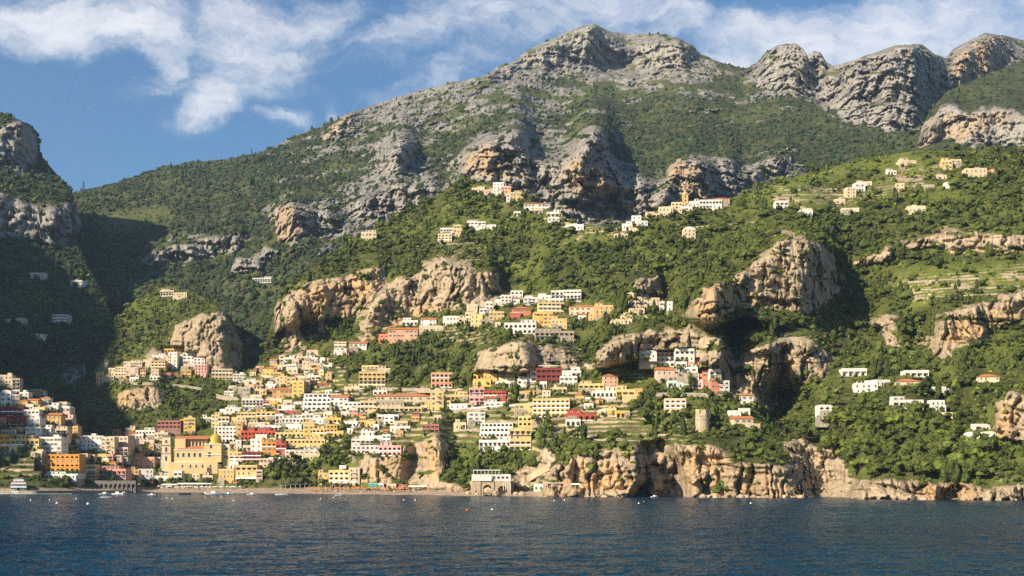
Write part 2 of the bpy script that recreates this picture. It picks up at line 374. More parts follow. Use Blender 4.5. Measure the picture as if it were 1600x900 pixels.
F_TOP = [(60, 665), (90, 650), (105, 640), (120, 615), (150, 573), (168, 545), (180, 505), (200, 478), (235, 452), (270, 445), (300, 455), (335, 474), (362, 498), (380, 540), (392, 575), (420, 600), (450, 640)]
F_CLIFF = [[(262, 532), (275, 512), (310, 493), (350, 490), (376, 530), (386, 577), (340, 582), (290, 556), (268, 552)], [(150, 604), (154, 572), (174, 562), (180, 592)], [(180, 642), (186, 620), (215, 606), (262, 608), (250, 637)], [(225, 560), (235, 545), (250, 545), (248, 560)]]
Fs = Layer('village_spur', 60, 450, F_TOP, [(60, 700), (450, 700)], [(60, 1120), (250, 1060), (450, 1060)], 0.42, 1.6, F_CLIFF,
           [([(258, 540), (272, 505), (350, 485), (382, 530), (392, 582), (300, 575)], lambda X, Y: -45 + 0.5 * (X - 265), 4)], rough=(12, 3.5), seed=2, wob=13)
Fs.spots([[(255, 600), (180, 640), (180, 620), (215, 606)], [(150, 604), (154, 585), (174, 585), (174, 604)]], 0.6, Fs.tint, 3)
Fs.relief(blur(inpoly(Fs.PX, Fs.PY, [(150, 600), (230, 545), (340, 560), (345, 600), (200, 605)]).astype(float), 5, 5) * 0.6)

E_TOP = [(-1000, 40), (-700, 60), (-400, 100), (-200, 140), (-60, 168), (0, 174), (28, 186), (48, 195), (60, 208), (62, 235), (68, 248), (85, 268), (100, 284), (113, 296), (114, 310), (120, 330), (128, 350), (128, 372), (122, 388), (140, 420), (165, 470), (190, 540), (230, 600), (300, 650)]
E_CLIFF = [[(-60, 262), (-60, 215), (0, 200), (20, 192), (45, 197), (58, 215), (60, 245), (45, 262), (30, 276), (0, 255)], [(-400, 420), (-400, 300), (-60, 305), (10, 302), (40, 317), (90, 322), (113, 320), (128, 345), (122, 376), (97, 390), (50, 376), (0, 372)], [(95, 590), (100, 575), (130, 570), (140, 590), (110, 600)]]
E = Layer('western_headland', -300, 300, E_TOP, [(-1000, 740), (300, 740)], [(-1000, 900), (-300, 960), (0, 1010), (150, 1080), (300, 1150)], 0.46, 2.2, E_CLIFF, rough=(20, 6), seed=3, wob=15, rsc=1.3, sx=6)
E.relief()

C_TOP = [(60, 330), (100, 305), (128, 297), (160, 291), (200, 279), (250, 262), (300, 252), (345, 250), (400, 240), (430, 228), (465, 210), (500, 198), (528, 186), (540, 178), (565, 170), (610, 155), (650, 143), (700, 130), (750, 120), (765, 112), (782, 102), (805, 95), (822, 80), (850, 66), (880, 53), (905, 42), (928, 37), (940, 42),
         (955, 50), (980, 53), (1010, 52), (1040, 54), (1062, 60), (1080, 68), (1095, 85), (1120, 95), (1150, 104), (1170, 106), (1185, 95), (1198, 80), (1215, 71), (1243, 67), (1256, 78), (1262, 86), (1272, 80), (1282, 82), (1292, 98), (1305, 103), (1330, 96), (1360, 84), (1400, 70), (1440, 69), (1460, 84), (1478, 91), (1488, 78), (1510, 66), (1540, 51), (1565, 55), (1600, 63), (1700, 60), (1850, 110), (2060, 150)]
C_CLIFF = [
 [(720, 280), (724, 240), (745, 226), (775, 216), (800, 204), (822, 210), (828, 240), (852, 260), (852, 305), (800, 302), (760, 285)],
 [(850, 345), (850, 260), (880, 255), (900, 230), (925, 199), (945, 210), (955, 250), (970, 270), (985, 266), (1020, 290), (1052, 300), (1040, 345), (990, 345), (940, 335), (900, 345)],
 [(1038, 298), (1042, 270), (1060, 250), (1090, 248), (1116, 265), (1116, 290), (1100, 308), (1070, 302)],
 [(1120, 298), (1120, 256), (1150, 250), (1156, 280), (1200, 252), (1240, 245), (1230, 266), (1170, 288), (1130, 300)],
 [(430, 362), (430, 326), (460, 315), (490, 326), (520, 320), (520, 340), (480, 366), (455, 388)],
 [(220, 412), (225, 396), (260, 386), (320, 370), (370, 365), (382, 390), (330, 402), (280, 407), (240, 417)],
 [(540, 332), (560, 311), (620, 290), (680, 290), (690, 310), (640, 326), (600, 342), (560, 347)],
 [(768, 118), (810, 94), (850, 70), (900, 44), (930, 36), (945, 58), (985, 80), (1010, 96), (930, 95), (870, 100), (820, 106)],
 [(985, 102), (990, 72), (1060, 64), (1097, 84), (1082, 100), (1030, 106)],
 [(1180, 138), (1195, 95), (1215, 74), (1245, 66), (1270, 84), (1285, 82), (1300, 105), (1300, 152), (1270, 146), (1220, 140)],
 [(1300, 147), (1310, 100), (1370, 82), (1440, 70), (1475, 98), (1480, 120), (1440, 131), (1400, 147), (1340, 152)],
 [(1480, 132), (1490, 88), (1520, 63), (1545, 50), (1572, 66), (1582, 90), (1540, 117), (1510, 132)],
 [(590, 270), (595, 235), (625, 220), (655, 235), (640, 262), (610, 275)], [(355, 430), (370, 405), (420, 385), (440, 390), (400, 420)], [(500, 215), (540, 178), (560, 180), (545, 205), (520, 220)],
 [(1300, 185), (1330, 160), (1410, 160), (1440, 190), (1400, 205), (1340, 195)], [(655, 300), (665, 292), (690, 296), (680, 315), (660, 318)],
]
C_CLIFF.append([(1262, 120), (1310, 118), (1400, 128), (1480, 118), (1500, 132), (1452, 168), (1436, 200), (1400, 200), (1350, 178), (1300, 172), (1262, 150)])
C_DELTA = [
 ([(700, 320), (722, 235), (800, 200), (830, 215), (850, 260), (852, 320)], -75, 3),
 ([(880, 270), (900, 228), (925, 196), (948, 210), (958, 255), (975, 300), (930, 300)], -60, 3),
 ([(1030, 315), (1040, 265), (1065, 245), (1092, 245), (1118, 262), (1118, 315)], -60, 3),
 ([(805, 130), (845, 72), (925, 36), (945, 60), (925, 110), (880, 115), (830, 125)], -120, 8),
 ([(945, 60), (990, 75), (985, 130), (935, 110)], 60, 8),
 ([(1180, 150), (1200, 80), (1245, 64), (1262, 90), (1250, 150)], -85, 6),
 ([(1265, 90), (1310, 100), (1330, 170), (1270, 165)], 120, 8),
 ([(1480, 140), (1500, 70), (1545, 50), (1580, 85), (1560, 140)], -85, 7),
 ([(590, 280), (595, 232), (625, 218), (652, 232), (650, 280)], -60, 4),
 ([(425, 400), (430, 325), (520, 318), (530, 345), (470, 400)], -60, 5),
 ([(380, 400), (400, 330), (425, 320), (425, 400)], 60, 10),
 ([(640, 330), (700, 240), (760, 150), (800, 140), (740, 230), (690, 330)], -60, 22),
 ([(540, 200), (640, 250), (700, 330), (620, 330)], 40, 22),
 ([(950, 240), (1000, 180), (1060, 160), (1030, 240), (1000, 300)], 90, 20),
 ([(1000, 160), (1040, 110), (1160, 110), (1100, 170)], -60, 20),
 ([(1160, 180), (1250, 165), (1330, 190), (1420, 225), (1300, 240), (1180, 240)], -120, 18),
]
Cm = Layer('main_mountain', 60, 2060, C_TOP, [(60, 640), (330, 640), (400, 580), (470, 460), (700, 330), (760, 330), (860, 375), (1000, 375), (1060, 335), (1160, 325), (1440, 255), (1700, 260)],
           [(60, 1250), (300, 1230), (400, 1300), (470, 1560), (700, 1720), (760, 1640), (860, 1560), (1000, 1560), (1060, 1640), (1160, 1750), (1440, 1950), (1700, 2000)],
           lambda PX, PY: 0.235 + 0.12 * smooth01((PY - 300) / 200) - 0.02 * smooth01((600 - PX) / 300), 1.7, C_CLIFF, C_DELTA, rough=(66, 9.5), seed=4, wob=15, relax=25.0, rsc=1.6, bedding=1.7, jag=3.6)
Cm.spots([[(430, 390), (430, 325), (460, 318), (480, 365)], [(1040, 300), (1042, 268), (1062, 250), (1116, 268), (1116, 300), (1090, 306)], [(880, 290), (890, 250), (930, 245), (960, 290), (930, 305)], [(1490, 130), (1500, 80), (1545, 60), (1575, 85), (1530, 120)], [(725, 275), (725, 245), (780, 225), (800, 280)], [(500, 200), (540, 178), (550, 195), (510, 215)]], 0.7, Cm.tint, 3)
Cm.spots([[(145, 358), (160, 338), (200, 325), (250, 318), (275, 330), (265, 345), (190, 362)]], 0.8, Cm.grass, 4)
# scattered pale outcrops, more of them higher up and to the left of the summit
hi = smooth01((230 - Cm.PY) / 130.0)
X_ = (Cm.PX - CXP) / FPX * Cm.D; Z_ = CAMH + (HYP - Cm.PY) / FPX * Cm.D
oc = fbm(X_ / 80 + 3, Z_ / 42 - 0.1 * X_ / 42, X_ * 0 + 2.2, 6, 0.68)
pat = fbm(X_ / 420 + 9, Z_ / 330, X_ * 0 + 7.2, 3, 0.5)
near = blur(Cm.rock, 16, 10)
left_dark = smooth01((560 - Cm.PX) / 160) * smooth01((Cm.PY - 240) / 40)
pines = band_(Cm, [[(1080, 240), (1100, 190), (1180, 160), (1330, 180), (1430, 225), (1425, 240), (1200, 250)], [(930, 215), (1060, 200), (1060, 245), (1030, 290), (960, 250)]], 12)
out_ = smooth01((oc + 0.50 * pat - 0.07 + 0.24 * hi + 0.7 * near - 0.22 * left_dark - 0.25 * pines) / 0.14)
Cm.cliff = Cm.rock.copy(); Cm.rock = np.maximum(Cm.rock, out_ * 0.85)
Cm.grass = np.maximum(Cm.grass, 0.6 * hi * smooth01((pat + 0.35) / 0.4))
nearA = blur(A.rock, 12, 8)
ocA = fbm((A.PX - CXP) / FPX * A.D / 36 + 3, A.PY / 22, A.PX * 0 + 6.2, 6, 0.65)
A.rock = np.maximum(A.rock, 0.85 * smooth01((ocA + 0.75 * nearA - 0.34) / 0.1) * (1 - FLAT_A))
for L_, pol in ((A, A_CLIFF), (Cm, C_CLIFF)):      # bushes growing on the cliffs
    bn = fbm((L_.PX - CXP) / FPX * L_.D / 30 + 11, L_.PY / 12, L_.PX * 0 + 1.2, 4, 0.6)
    L_.rock = L_.rock * (1 - 0.8 * smooth01((bn - 0.20) / 0.1))
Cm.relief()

G_TOP = [(1370, 285), (1400, 262), (1428, 236), (1438, 205), (1450, 178), (1466, 158), (1480, 143), (1510, 130), (1560, 110), (1600, 92), (1700, 60), (1850, 120), (2060, 200)]
G_CLIFF = [[(1435, 232), (1440, 196), (1475, 160), (1500, 165), (1515, 186), (1530, 170), (1560, 165), (1600, 176), (1700, 170), (1700, 240), (1590, 226), (1500, 226), (1470, 216)]]
G = Layer('eastern_ridge', 1370, 2060, G_TOP, [(1370, 300), (1700, 300)], [(1370, 1800), (1450, 1700), (1700, 1640)], 0.26, 1.7, G_CLIFF, rough=(28, 7), seed=6, wob=15, rsc=1.5, sx=6)
G.spots([[(1436, 232), (1440, 200), (1470, 180), (1500, 190), (1560, 170), (1590, 180), (1500, 226)]], 0.5, G.tint, 4)
G.relief()
def pick(px, py):
    """the hillside seen at a photo pixel"""
    if py > A.topat(px) + 0.5: return A
    if 60 < px < 450 and py > Fs.topat(px): return Fs
    if px < 300 and py > E.topat(px): return E
    if px > 1370 and py > G.topat(px): return G
    return Cm

# ------------------------------------------------------------------ the western side of the bay, out of frame, that keeps the left of the town in shade
def west_ridge():
    ps = np.linspace(-2700, -770, 150); as_ = np.linspace(-700, 1100, 130)
    P, Aa = np.meshgrid(ps, as_)
    H = interp([(-2700, 750), (-2300, 880), (-1950, 985), (-1810, 810), (-1332, 570), (-1180, 445), (-1090, 405), (-1040, 365), (-962, 325), (-905, 300), (-876, 150), (-830, -30)], P)
    n = fbm(P / 90, Aa / 90, P * 0, 5, 0.55)
    z = H + 14 * n * (np.abs(Aa - 150) > 20) - np.where(Aa < 150, 1.5, 0.95) * np.sqrt((Aa - 150) ** 2 + 400) + 24
    z = np.maximum(z, -30)
    X = 0.643 * P - 0.766 * Aa; Y = -0.766 * P - 0.643 * Aa
    V = np.stack([X, Y, z], -1).reshape(-1, 3); r, c = P.shape; idx = np.arange(r * c).reshape(r, c)
    F = np.stack([idx[:-1, :-1], idx[:-1, 1:], idx[1:, 1:], idx[1:, :-1]], -1).reshape(-1, 4)
    rk = smooth01((fbm(P / 60, Aa / 40, P * 0 + 4, 4) - 0.05) / 0.15).ravel()
    me = np_mesh('western_hill', V, F, [M_far], True, {'rock': rk, 'tint': rk * 0, 'grass': rk * 0})
    link('western_hill', me)['kind'] = 'structure'
west_ridge()
# ================================================================== HOUSE TABLE  (photo columns/rows: left right top base, colour, kind, flags)
# kinds: b plain, a arched loggias, l balconied loggias, g tiled gable roof, h tiled hip roof, v vaulted roof, t stepped terraces, w low wall-like block
HOUSES = {
'the stacked town at far left': """
0 19 587 606 cream b p
19 31 592 617 stone l
0 18 613 635 white v
18 30 617 635 pinkish b
30 45 614 624 white b p
30 43 624 635 ochre h
43 60 623 633 ochre g
0 36 636 652 maroon l
9 37 652 669 maroon l
0 10 652 669 red b
40 52 632 641 white b
52 70 632 645 yellow b
36 62 641 654 white a
38 63 654 666 white b p
68 91 629 641 white b
88 105 629 638 cream l
80 109 637 651 pinkish v
66 95 645 662 ochre g
93 113 648 664 pinkish l
40 63 668 682 white b
62 80 664 681 white b
78 105 666 683 cream l
104 122 667 684 ochre b p
0 16 680 704 orange l
16 40 680 704 yellow l
40 61 680 704 yellow a
60 96 684 711 white b p
50 66 702 713 cream b
""",
'the harbour front': """
57 124 711 737 orange a A
68 122 737 748 glass l
118 131 726 748 cream b
120 149 727 749 yellow l
147 197 728 749 pink l
122 161 682 705 white b p
158 179 684 709 cream b
165 201 683 701 pinkish b
180 200 700 712 pinkish l
198 213 686 700 white b
212 241 684 694 pinkish b
192 241 709 731 salmon b
220 234 702 711 gold b
202 217 730 747 ochre b
216 239 734 753 white b
238 253 738 753 cream b
196 211 665 676 cream b
187 212 674 684 cream h
211 243 668 686 white a
240 263 677 690 cream b
245 283 658 682 dustyred l
281 289 656 674 orange b
287 305 654 678 gold b p
240 251 715 728 pinkish b
251 277 720 737 glass l
244 270 739 752 white b
271 284 737 752 white l
300 312 741 753 cream b
316 333 738 752 pinkish l
""",
'the beach front': """
497 513 734 754 yellow b
513 546 736 759 yellow a
545 562 732 759 cream b
530 541 728 737 white b
575 592 756 764 green b
592 599 756 764 white b
604 619 757 764 pinkish b
623 636 758 765 dustyred b
834 849 757 768 white b
""",
'the slope behind the domed church': """
313 331 648 660 white a
330 343 644 667 yellow b
340 358 652 666 cream l
352 379 633 650 white b
343 353 640 648 white b
378 411 624 640 white l
391 409 618 627 cream b
366 393 640 648 white l
370 399 645 657 yellow l
335 370 667 691 white a
368 379 660 682 ochre b
371 385 657 670 cream b
400 431 639 657 yellow a
388 421 655 669 cream a
376 399 668 689 red a
399 431 668 682 red a
399 417 680 689 white b
399 430 661 671 white b
430 476 671 684 yellow a
430 473 641 648 red w
430 443 648 663 white l
440 474 649 667 white a
428 448 661 673 white l
446 471 664 673 white b
391 409 687 708 white b
409 432 686 712 orange a
431 447 687 710 red l
446 508 682 700 yellow a
445 506 699 711 white a
446 500 709 718 cream a
368 377 688 702 white b
358 378 703 713 yellow b
380 408 707 724 maroon l
358 382 712 724 pinkish l
405 418 717 731 cream b
416 427 717 731 pinkish b
368 402 728 752 yellow l A
400 410 735 753 pinkish l
341 366 734 755 ochre b
340 358 690 702 white l
472 490 647 662 white b p
470 491 655 668 ochre b
474 491 665 684 gold b
488 512 665 684 yellow a
510 527 664 682 gold a
488 507 648 662 white b
507 533 648 662 gold a
505 519 645 653 white v
534 562 654 668 white a
472 531 614 642 white t
515 544 617 640 white g
538 564 629 641 white a
508 519 610 616 white b
440 461 634 643 white b
441 473 648 662 white b
""",
'the high cluster on the left ridge': """
364 375 585 596 white b
356 373 602 610 white l
350 366 612 621 white l
376 389 597 606 cream l
372 391 606 620 stone b
379 400 591 601 white b
399 415 590 603 yellow a
398 412 602 617 cream l
410 429 573 587 gold h
423 443 577 590 ochre l
406 420 583 592 yellow a
411 437 588 596 cream l
415 431 596 608 white b
430 439 590 604 pinkish b
436 449 588 604 yellow b p
447 462 590 602 yellow b
426 456 605 622 ochre h
456 475 596 620 gold b p
462 478 590 600 yellow v
474 484 590 612 pinkish b
435 449 566 578 cream a
448 463 566 576 white b
456 467 561 568 pinkish b
463 483 553 564 cream l
477 497 555 566 white b
479 497 548 555 cream b
472 485 565 579 cream b
485 501 564 575 pinkish b
499 519 567 577 white l
511 520 562 569 cream b
475 491 576 586 cream l
480 499 583 594 white l
415 441 620 630 cream b
449 465 575 584 cream b
508 518 584 595 ochre b
497 513 597 604 red h
521 546 543 555 white b
522 541 535 544 cream l
546 573 533 548 white g
545 559 544 552 dustyred l
""",
'the middle of the hillside': """
561 602 582 608 yellow l C
565 592 572 584 yellow b
590 610 571 584 cream b
583 605 605 618 white a
563 589 621 643 cream l
588 673 615 633 cream g
588 660 632 643 cream l
657 671 629 641 yellow b
574 634 641 649 yellow b
590 623 649 662 white l
600 616 651 663 white a
616 637 659 668 cream b
610 641 667 675 white l
564 586 670 682 white l
561 598 676 690 white b
597 610 680 692 glass l
549 592 687 698 white l
550 592 697 709 white a
591 627 691 713 rose a
660 686 664 676 dustyred l
672 693 612 641 yellow b p
690 704 622 640 yellow a
674 707 583 606 salmon a
739 765 585 602 gold a
755 777 580 600 gold b
779 805 585 600 cream b
774 803 597 605 white l
697 732 611 627 yellow l
733 757 607 634 rose l
756 791 612 625 red l
757 791 624 636 white b
702 736 631 640 white w
731 758 645 664 white b
709 728 655 670 cream a
749 800 660 684 white t
748 798 682 706 white l
796 830 671 704 yellow l
810 837 645 674 yellow a
832 890 624 652 yellow a C
804 834 632 648 yellow b
885 931 640 658 red a
884 907 656 667 white a
808 824 588 608 white a
817 834 584 601 white l
828 840 580 597 white a
838 877 576 600 maroon l A
878 908 573 590 white l
875 902 589 603 white b
847 860 611 623 cream b
864 886 600 614 cream l
904 944 595 615 yellow l
943 966 584 607 salmon h
925 965 604 622 white a
963 1001 602 620 yellow l
974 1000 618 629 yellow b
992 1004 608 618 ochre b
941 963 634 647 gold b
963 984 643 653 gold l
538 562 600 612 cream b
""",
'the houses under the grey cliff': """
998 1027 558 578 coral a
999 1026 549 560 white b
1024 1054 549 574 white t
1055 1085 546 564 white l
1056 1073 561 574 white l
1071 1092 562 574 salmon l
1058 1090 570 582 white b
1026 1068 573 596 pinkish g
1044 1068 596 606 glass l
1068 1092 579 607 white l
1089 1106 579 603 rose l
1097 1114 576 606 coral b
1109 1126 578 594 white l
1111 1127 592 616 coral b
1124 1140 596 616 white a
1039 1072 624 645 cream a
1158 1178 615 633 white g
1139 1158 643 654 white b
1154 1172 639 648 white b
1146 1177 650 670 cream g
1174 1188 663 673 cream b
""",
'the green slope at right': """
1316 1354 577 588 white l
1336 1371 600 615 white b C
1280 1324 634 650 white a
1367 1391 595 603 white b
1400 1438 591 604 cream h
1414 1451 580 590 white l
1396 1443 619 645 white l
1454 1476 627 642 white b
1456 1481 606 616 white b
1469 1489 646 656 cream b
1529 1561 584 602 cream h
1515 1556 678 696 white v
1524 1546 664 673 white l
""",
'the upper row below the long cliff': """
606 653 511 534 salmon g
592 608 523 534 coral b
628 653 496 509 white l
657 682 496 509 white g
655 692 509 519 cream w
692 718 495 508 white b
729 746 477 491 cream b p
716 730 493 504 cream a
727 744 489 502 cream a
735 754 492 512 yellow b
749 762 478 495 white b
758 771 473 490 white v
764 788 483 500 yellow b
751 769 494 508 stone a
783 800 462 478 white a
798 817 455 467 white a
801 830 478 493 coral h
797 814 489 498 red w
788 838 499 522 white a
819 843 461 477 white b
840 864 458 474 white b
861 881 455 474 white l
879 908 454 472 white l
842 882 473 492 yellow l
889 933 475 492 cream h
834 864 489 513 gold b p
861 886 493 514 yellow b
836 897 513 532 stone l
929 959 473 497 ochre b
1000 1020 467 480 cream b
1018 1031 466 482 pinkish b
1031 1041 472 486 white b
1042 1051 472 486 white b
""",
'the village on the left spur': """
169 182 576 587 cream b
180 198 574 592 cream a
193 222 562 576 cream b
196 216 575 588 pinkish b
218 240 559 570 cream l
224 242 558 568 yellow b
238 259 552 566 white b
236 258 564 578 ochre a
255 266 552 575 cream b
256 287 542 555 gold l
263 277 551 577 white b
275 289 553 570 white a
285 305 552 568 white a
287 303 564 576 pinkish b
302 320 560 574 white a
304 324 570 588 rose a
236 248 574 588 cream b
234 250 584 594 white a
331 363 577 594 cream l
364 384 585 598 white b
150 160 582 600 ochre b
160 178 588 598 cream b
""",
'the ridge village under the high cliffs': """
737 757 290 300 cream b
756 773 293 303 pinkish b
770 787 286 306 white b
783 798 292 308 salmon b
797 817 297 312 yellow b
791 804 304 314 white b
803 819 331 338 white l
819 857 315 329 white g
829 849 327 335 cream l
854 874 327 339 white l
856 874 340 352 white b
883 912 352 360 white b
729 759 343 357 white l
688 711 357 368 white l
708 724 352 364 yellow b
684 706 366 380 cream a
711 724 361 370 cream b
760 775 352 358 white b
""",
'the hamlet around the bell tower': """
1049 1066 317 332 cream a
1063 1082 319 330 white b
1077 1093 310 323 white b
1093 1128 313 326 white l
1114 1140 307 320 salmon h
1009 1031 330 340 cream l
1029 1052 324 338 cream b
987 1002 338 349 white b
972 988 345 358 white b
983 998 352 364 cream b
996 1012 346 357 white b
960 981 362 372 cream l
1068 1087 358 374 cream v
""",
'the high terraces at right': """
1212 1232 315 328 white l
1244 1269 322 332 cream b
1250 1270 329 338 white b
1322 1338 294 309 cream b
1305 1321 307 319 cream b
1335 1352 287 299 white b
1387 1401 263 273 white a
1407 1432 246 259 cream b
1471 1488 246 265 yellow b
1485 1502 250 260 cream b
1508 1542 264 277 cream b
1546 1577 261 272 salmon h
1400 1413 287 298 cream b
1429 1459 284 298 stone b
1464 1479 271 280 cream b
1476 1498 282 292 white b
1418 1446 323 332 cream b
1315 1342 326 335 cream b
1340 1362 281 290 cream b
""",
'the dark valley at left': """
45 69 427 436 white b
109 129 439 448 white b
80 104 492 506 white l
54 71 523 531 white b
8 40 496 504 cream b
250 272 451 463 cream l
270 292 458 468 cream b
394 426 432 442 white l
564 588 359 376 cream b
""",
}
H = []
for clus, txt in HOUSES.items():
    for ln in txt.strip().splitlines():
        p = ln.split(); H.append(dict(x0=float(p[0]), x1=float(p[1]), y0=float(p[2]), y1=float(p[3]), col=p[4], kind=p[5], fl=p[6] if len(p) > 6 else '', clus=clus))
# the small houses packed into the lanes between them
PACKED = [
 ('the packed lanes right of the church dome', [(352, 695), (352, 655), (395, 628), (440, 632), (480, 660), (480, 690), (440, 690), (400, 735), (362, 735)], 18, 21),
 ('the packed lanes around the arched hotels', [(440, 660), (450, 630), (520, 630), (575, 645), (560, 672), (510, 690), (470, 690)], 9, 22),
 ('the lanes left of the campanile', [(125, 690), (170, 675), (250, 680), (250, 745), (195, 750), (125, 720)], 12, 23),
 ('the stacked lanes at far left', [(0, 612), (60, 618), (110, 650), (118, 690), (60, 700), (0, 682)], 9, 24),
 ('the top lanes of the high left cluster', [(372, 612), (400, 580), (440, 562), (500, 556), (520, 580), (490, 600), (440, 612), (400, 632)], 14, 25),
 ('the terraces below the long convent roof', [(560, 655), (580, 640), (680, 645), (690, 672), (640, 682), (560, 685)], 8, 26),
 ('the gardens right of the red and white house', [(790, 606), (830, 600), (905, 605), (960, 625), (990, 645), (940, 655), (830, 640)], 7, 27),
 ('the row behind the orange house', [(730, 505), (790, 470), (900, 470), (935, 500), (900, 520), (800, 530)], 6, 28),
 ('the spur village lanes', [(190, 600), (200, 570), (250, 555), (300, 560), (320, 585), (260, 596)], 8, 29)]
for clus, poly, n, sd3 in PACKED:
    rr = random.Random(sd3); xs = [p[0] for p in poly]; ys = [p[1] for p in poly]; got = 0; tries = 0
    while got < n and tries < 3000:
        tries += 1; x, y = rr.uniform(min(xs), max(xs)), rr.uniform(min(ys), max(ys)); w_, h_ = rr.uniform(8, 15), rr.uniform(6.5, 11)
        if not inpoly(np.array([x]), np.array([y]), poly)[0]: continue
        bad = 0
        for q in H:
            ox = min(q['x1'], x + w_ / 2) - max(q['x0'], x - w_ / 2); oy = min(q['y1'], y + 1) - max(q['y0'], y - h_)
            if ox > 0 and oy > 0: bad += ox * oy / (w_ * h_)
        if bad > 0.30 or any(abs(q['y1'] - y) < 2 and q['x0'] < x < q['x1'] for q in H): continue
        H.append(dict(x0=x - w_ / 2, x1=x + w_ / 2, y0=y - h_, y1=y, col=rr.choice(['white', 'white', 'cream', 'gold', 'pinkish', 'yellow', 'ochre', 'salmon', 'orange', 'stone', 'dustyred']), kind=rr.choice('bbalbhgv'), fl='', clus=clus)); got += 1
# stand each house on its hillside, cutting a level bench into the slope for it
HOUSE_A = np.zeros(A.PX.shape); HOUSE_F = np.zeros(Fs.PX.shape)
hr = random.Random(4)
for h in H:
    cx = 0.5 * (h['x0'] + h['x1'])
    L = pick(cx, h['y1']); h['L'] = L
    h['D'] = float(np.percentile(L.sample(np.linspace(h['x0'] + 1, h['x1'] - 1, 7), np.full(7, h['y1'] + 0.5)), 70))
    h['w'] = (h['x1'] - h['x0']) / FPX * h['D']; h['h'] = (h['y1'] - h['y0']) / FPX * h['D']
    h['dep'] = min(13.0, max(6.0, 0.75 * h['w'])) if h['kind'] != 'w' else 4.0
for h in sorted(H, key=lambda q: -q['D']):
    L = h['L']
    m = (L.PX > h['x0'] - 1.5) & (L.PX < h['x1'] + 1.5) & (L.PY > h['y0'] - 2.0) & (L.PY < h['y1'] - 0.8)
    L.D = np.where(m, np.maximum(L.D, h['D'] + 0.75 * h['dep']), L.D)
    wide = (L.PX > h['x0'] - 2) & (L.PX < h['x1'] + 2) & (L.PY > h['y0'] - 1) & (L.PY < h['y1'] + 1.5)
    if L is A: HOUSE_A = np.maximum(HOUSE_A, wide)
    if L is Fs: HOUSE_F = np.maximum(HOUSE_F, wide)

CH_D = float(A.sample(300, 738)[0]) + 3
for q in ((250, 359, 674, 741),):
    m = (A.PX > q[0]) & (A.PX < q[1]) & (A.PY > q[2]) & (A.PY < q[3]); A.D = np.where(m, np.maximum(A.D, CH_D + 16), A.D); HOUSE_A = np.maximum(HOUSE_A, m)
VEG_SCALE = 1.0
for L_, mt in ((A, M_near), (Fs, M_near), (E, M_far), (Cm, M_far), (G, M_far)): L_.build(mt, back=300)
# ================================================================== VEGETATION
def foliage_mat(name, a, b, c):
    m, t, bs = new_mat(name)
    hue = t.attr('hue').outputs['Fac']
    pos = t.new('ShaderNodeNewGeometry').outputs['Position']
    n = t.noise(pos, 0.9, 3, 0.6)
    x = t.mix(t.ramp(hue, 0.0, 0.6), a, b); x = t.mix(t.ramp(hue, 0.72, 1.0), x, c)
    x = t.mix(t.math('MULTIPLY', t.ramp(n, 0.35, 0.7), 0.5), x, tuple(min(1, k * 1.7) for k in b))
    t.link(x, bs.inputs['Base Color']); bs.inputs['Roughness'].default_value = 0.8; bs.inputs['Specular IOR Level'].default_value = 0.12
    return m
M_leaf = foliage_mat('evergreen_leaves', (0.018, 0.027, 0.008), (0.080, 0.098, 0.021), (0.165, 0.205, 0.035))
M_leaf_far = foliage_mat('mountain_scrub', (0.016, 0.028, 0.013), (0.042, 0.060, 0.022), (0.10, 0.125, 0.034))
M_bark = plain_mat('bark', (0.10, 0.075, 0.05), 0.95, 0.25, 2.0)
def ico(sub):
    bm = bmesh.new(); bmesh.ops.create_icosphere(bm, subdivisions=sub, radius=1.0)
    V = np.array([v.co[:] for v in bm.verts]); F = np.array([[v.index for v in f.verts] for f in bm.faces]); bm.free(); return V, F
ICO1, ICO2 = ico(1), ico(2)
def crown_proto(rng, lobes, base, leaves=60, squash=0.8, leaf=0.16, jit=0.22):
    """an uneven crown: a few ragged lobes plus loose leaf clumps standing off their surface"""
    Vs, Fs_, k = [], [], 0
    for i in range(lobes):
        v, f = base; n = len(v)
        r = 1.0 if lobes == 1 else rng.uniform(0.42, 0.68)
        c = np.zeros(3) if lobes == 1 else rng.normal(size=3) * np.array([0.42, 0.42, 0.30])
        vv = v * (1 + rng.normal(size=(n, 1)) * jit) * r * np.array([1, 1, squash]) + c + rng.normal(size=(n, 3)) * 0.05
        Vs.append(vv); Fs_.append(f + k); k += n
    allv = np.concatenate(Vs)
    for i in range(leaves):
        p = allv[rng.integers(len(allv))]; d = p / (np.linalg.norm(p) + 1e-6)
        c = p + d * rng.uniform(-0.05, 0.16); a, b = rng.normal(size=3), rng.normal(size=3)
        a *= leaf * rng.uniform(0.6, 1.4) / np.linalg.norm(a); b *= leaf * rng.uniform(0.6, 1.4) / np.linalg.norm(b)
        Vs.append(np.array([c - a, c + a, c + b])); Fs_.append(np.array([[k, k + 1, k + 2]])); k += 3
    V = np.concatenate(Vs); F = np.concatenate(Fs_)
    V[:, 2] -= V[:, 2].min() * 0.75
    return V, F
prng = np.random.default_rng(21)
SCRUB = [crown_proto(prng, 1, ICO1, 22, 0.8, 0.22, 0.20) for _ in range(8)]
BUSHY = [crown_proto(prng, 4, ICO1, 50, 0.8, 0.17, 0.18) for _ in range(6)]
FARS = [crown_proto(prng, 1, ICO1, 6, 0.85, 0.28, 0.22) for _ in range(8)]
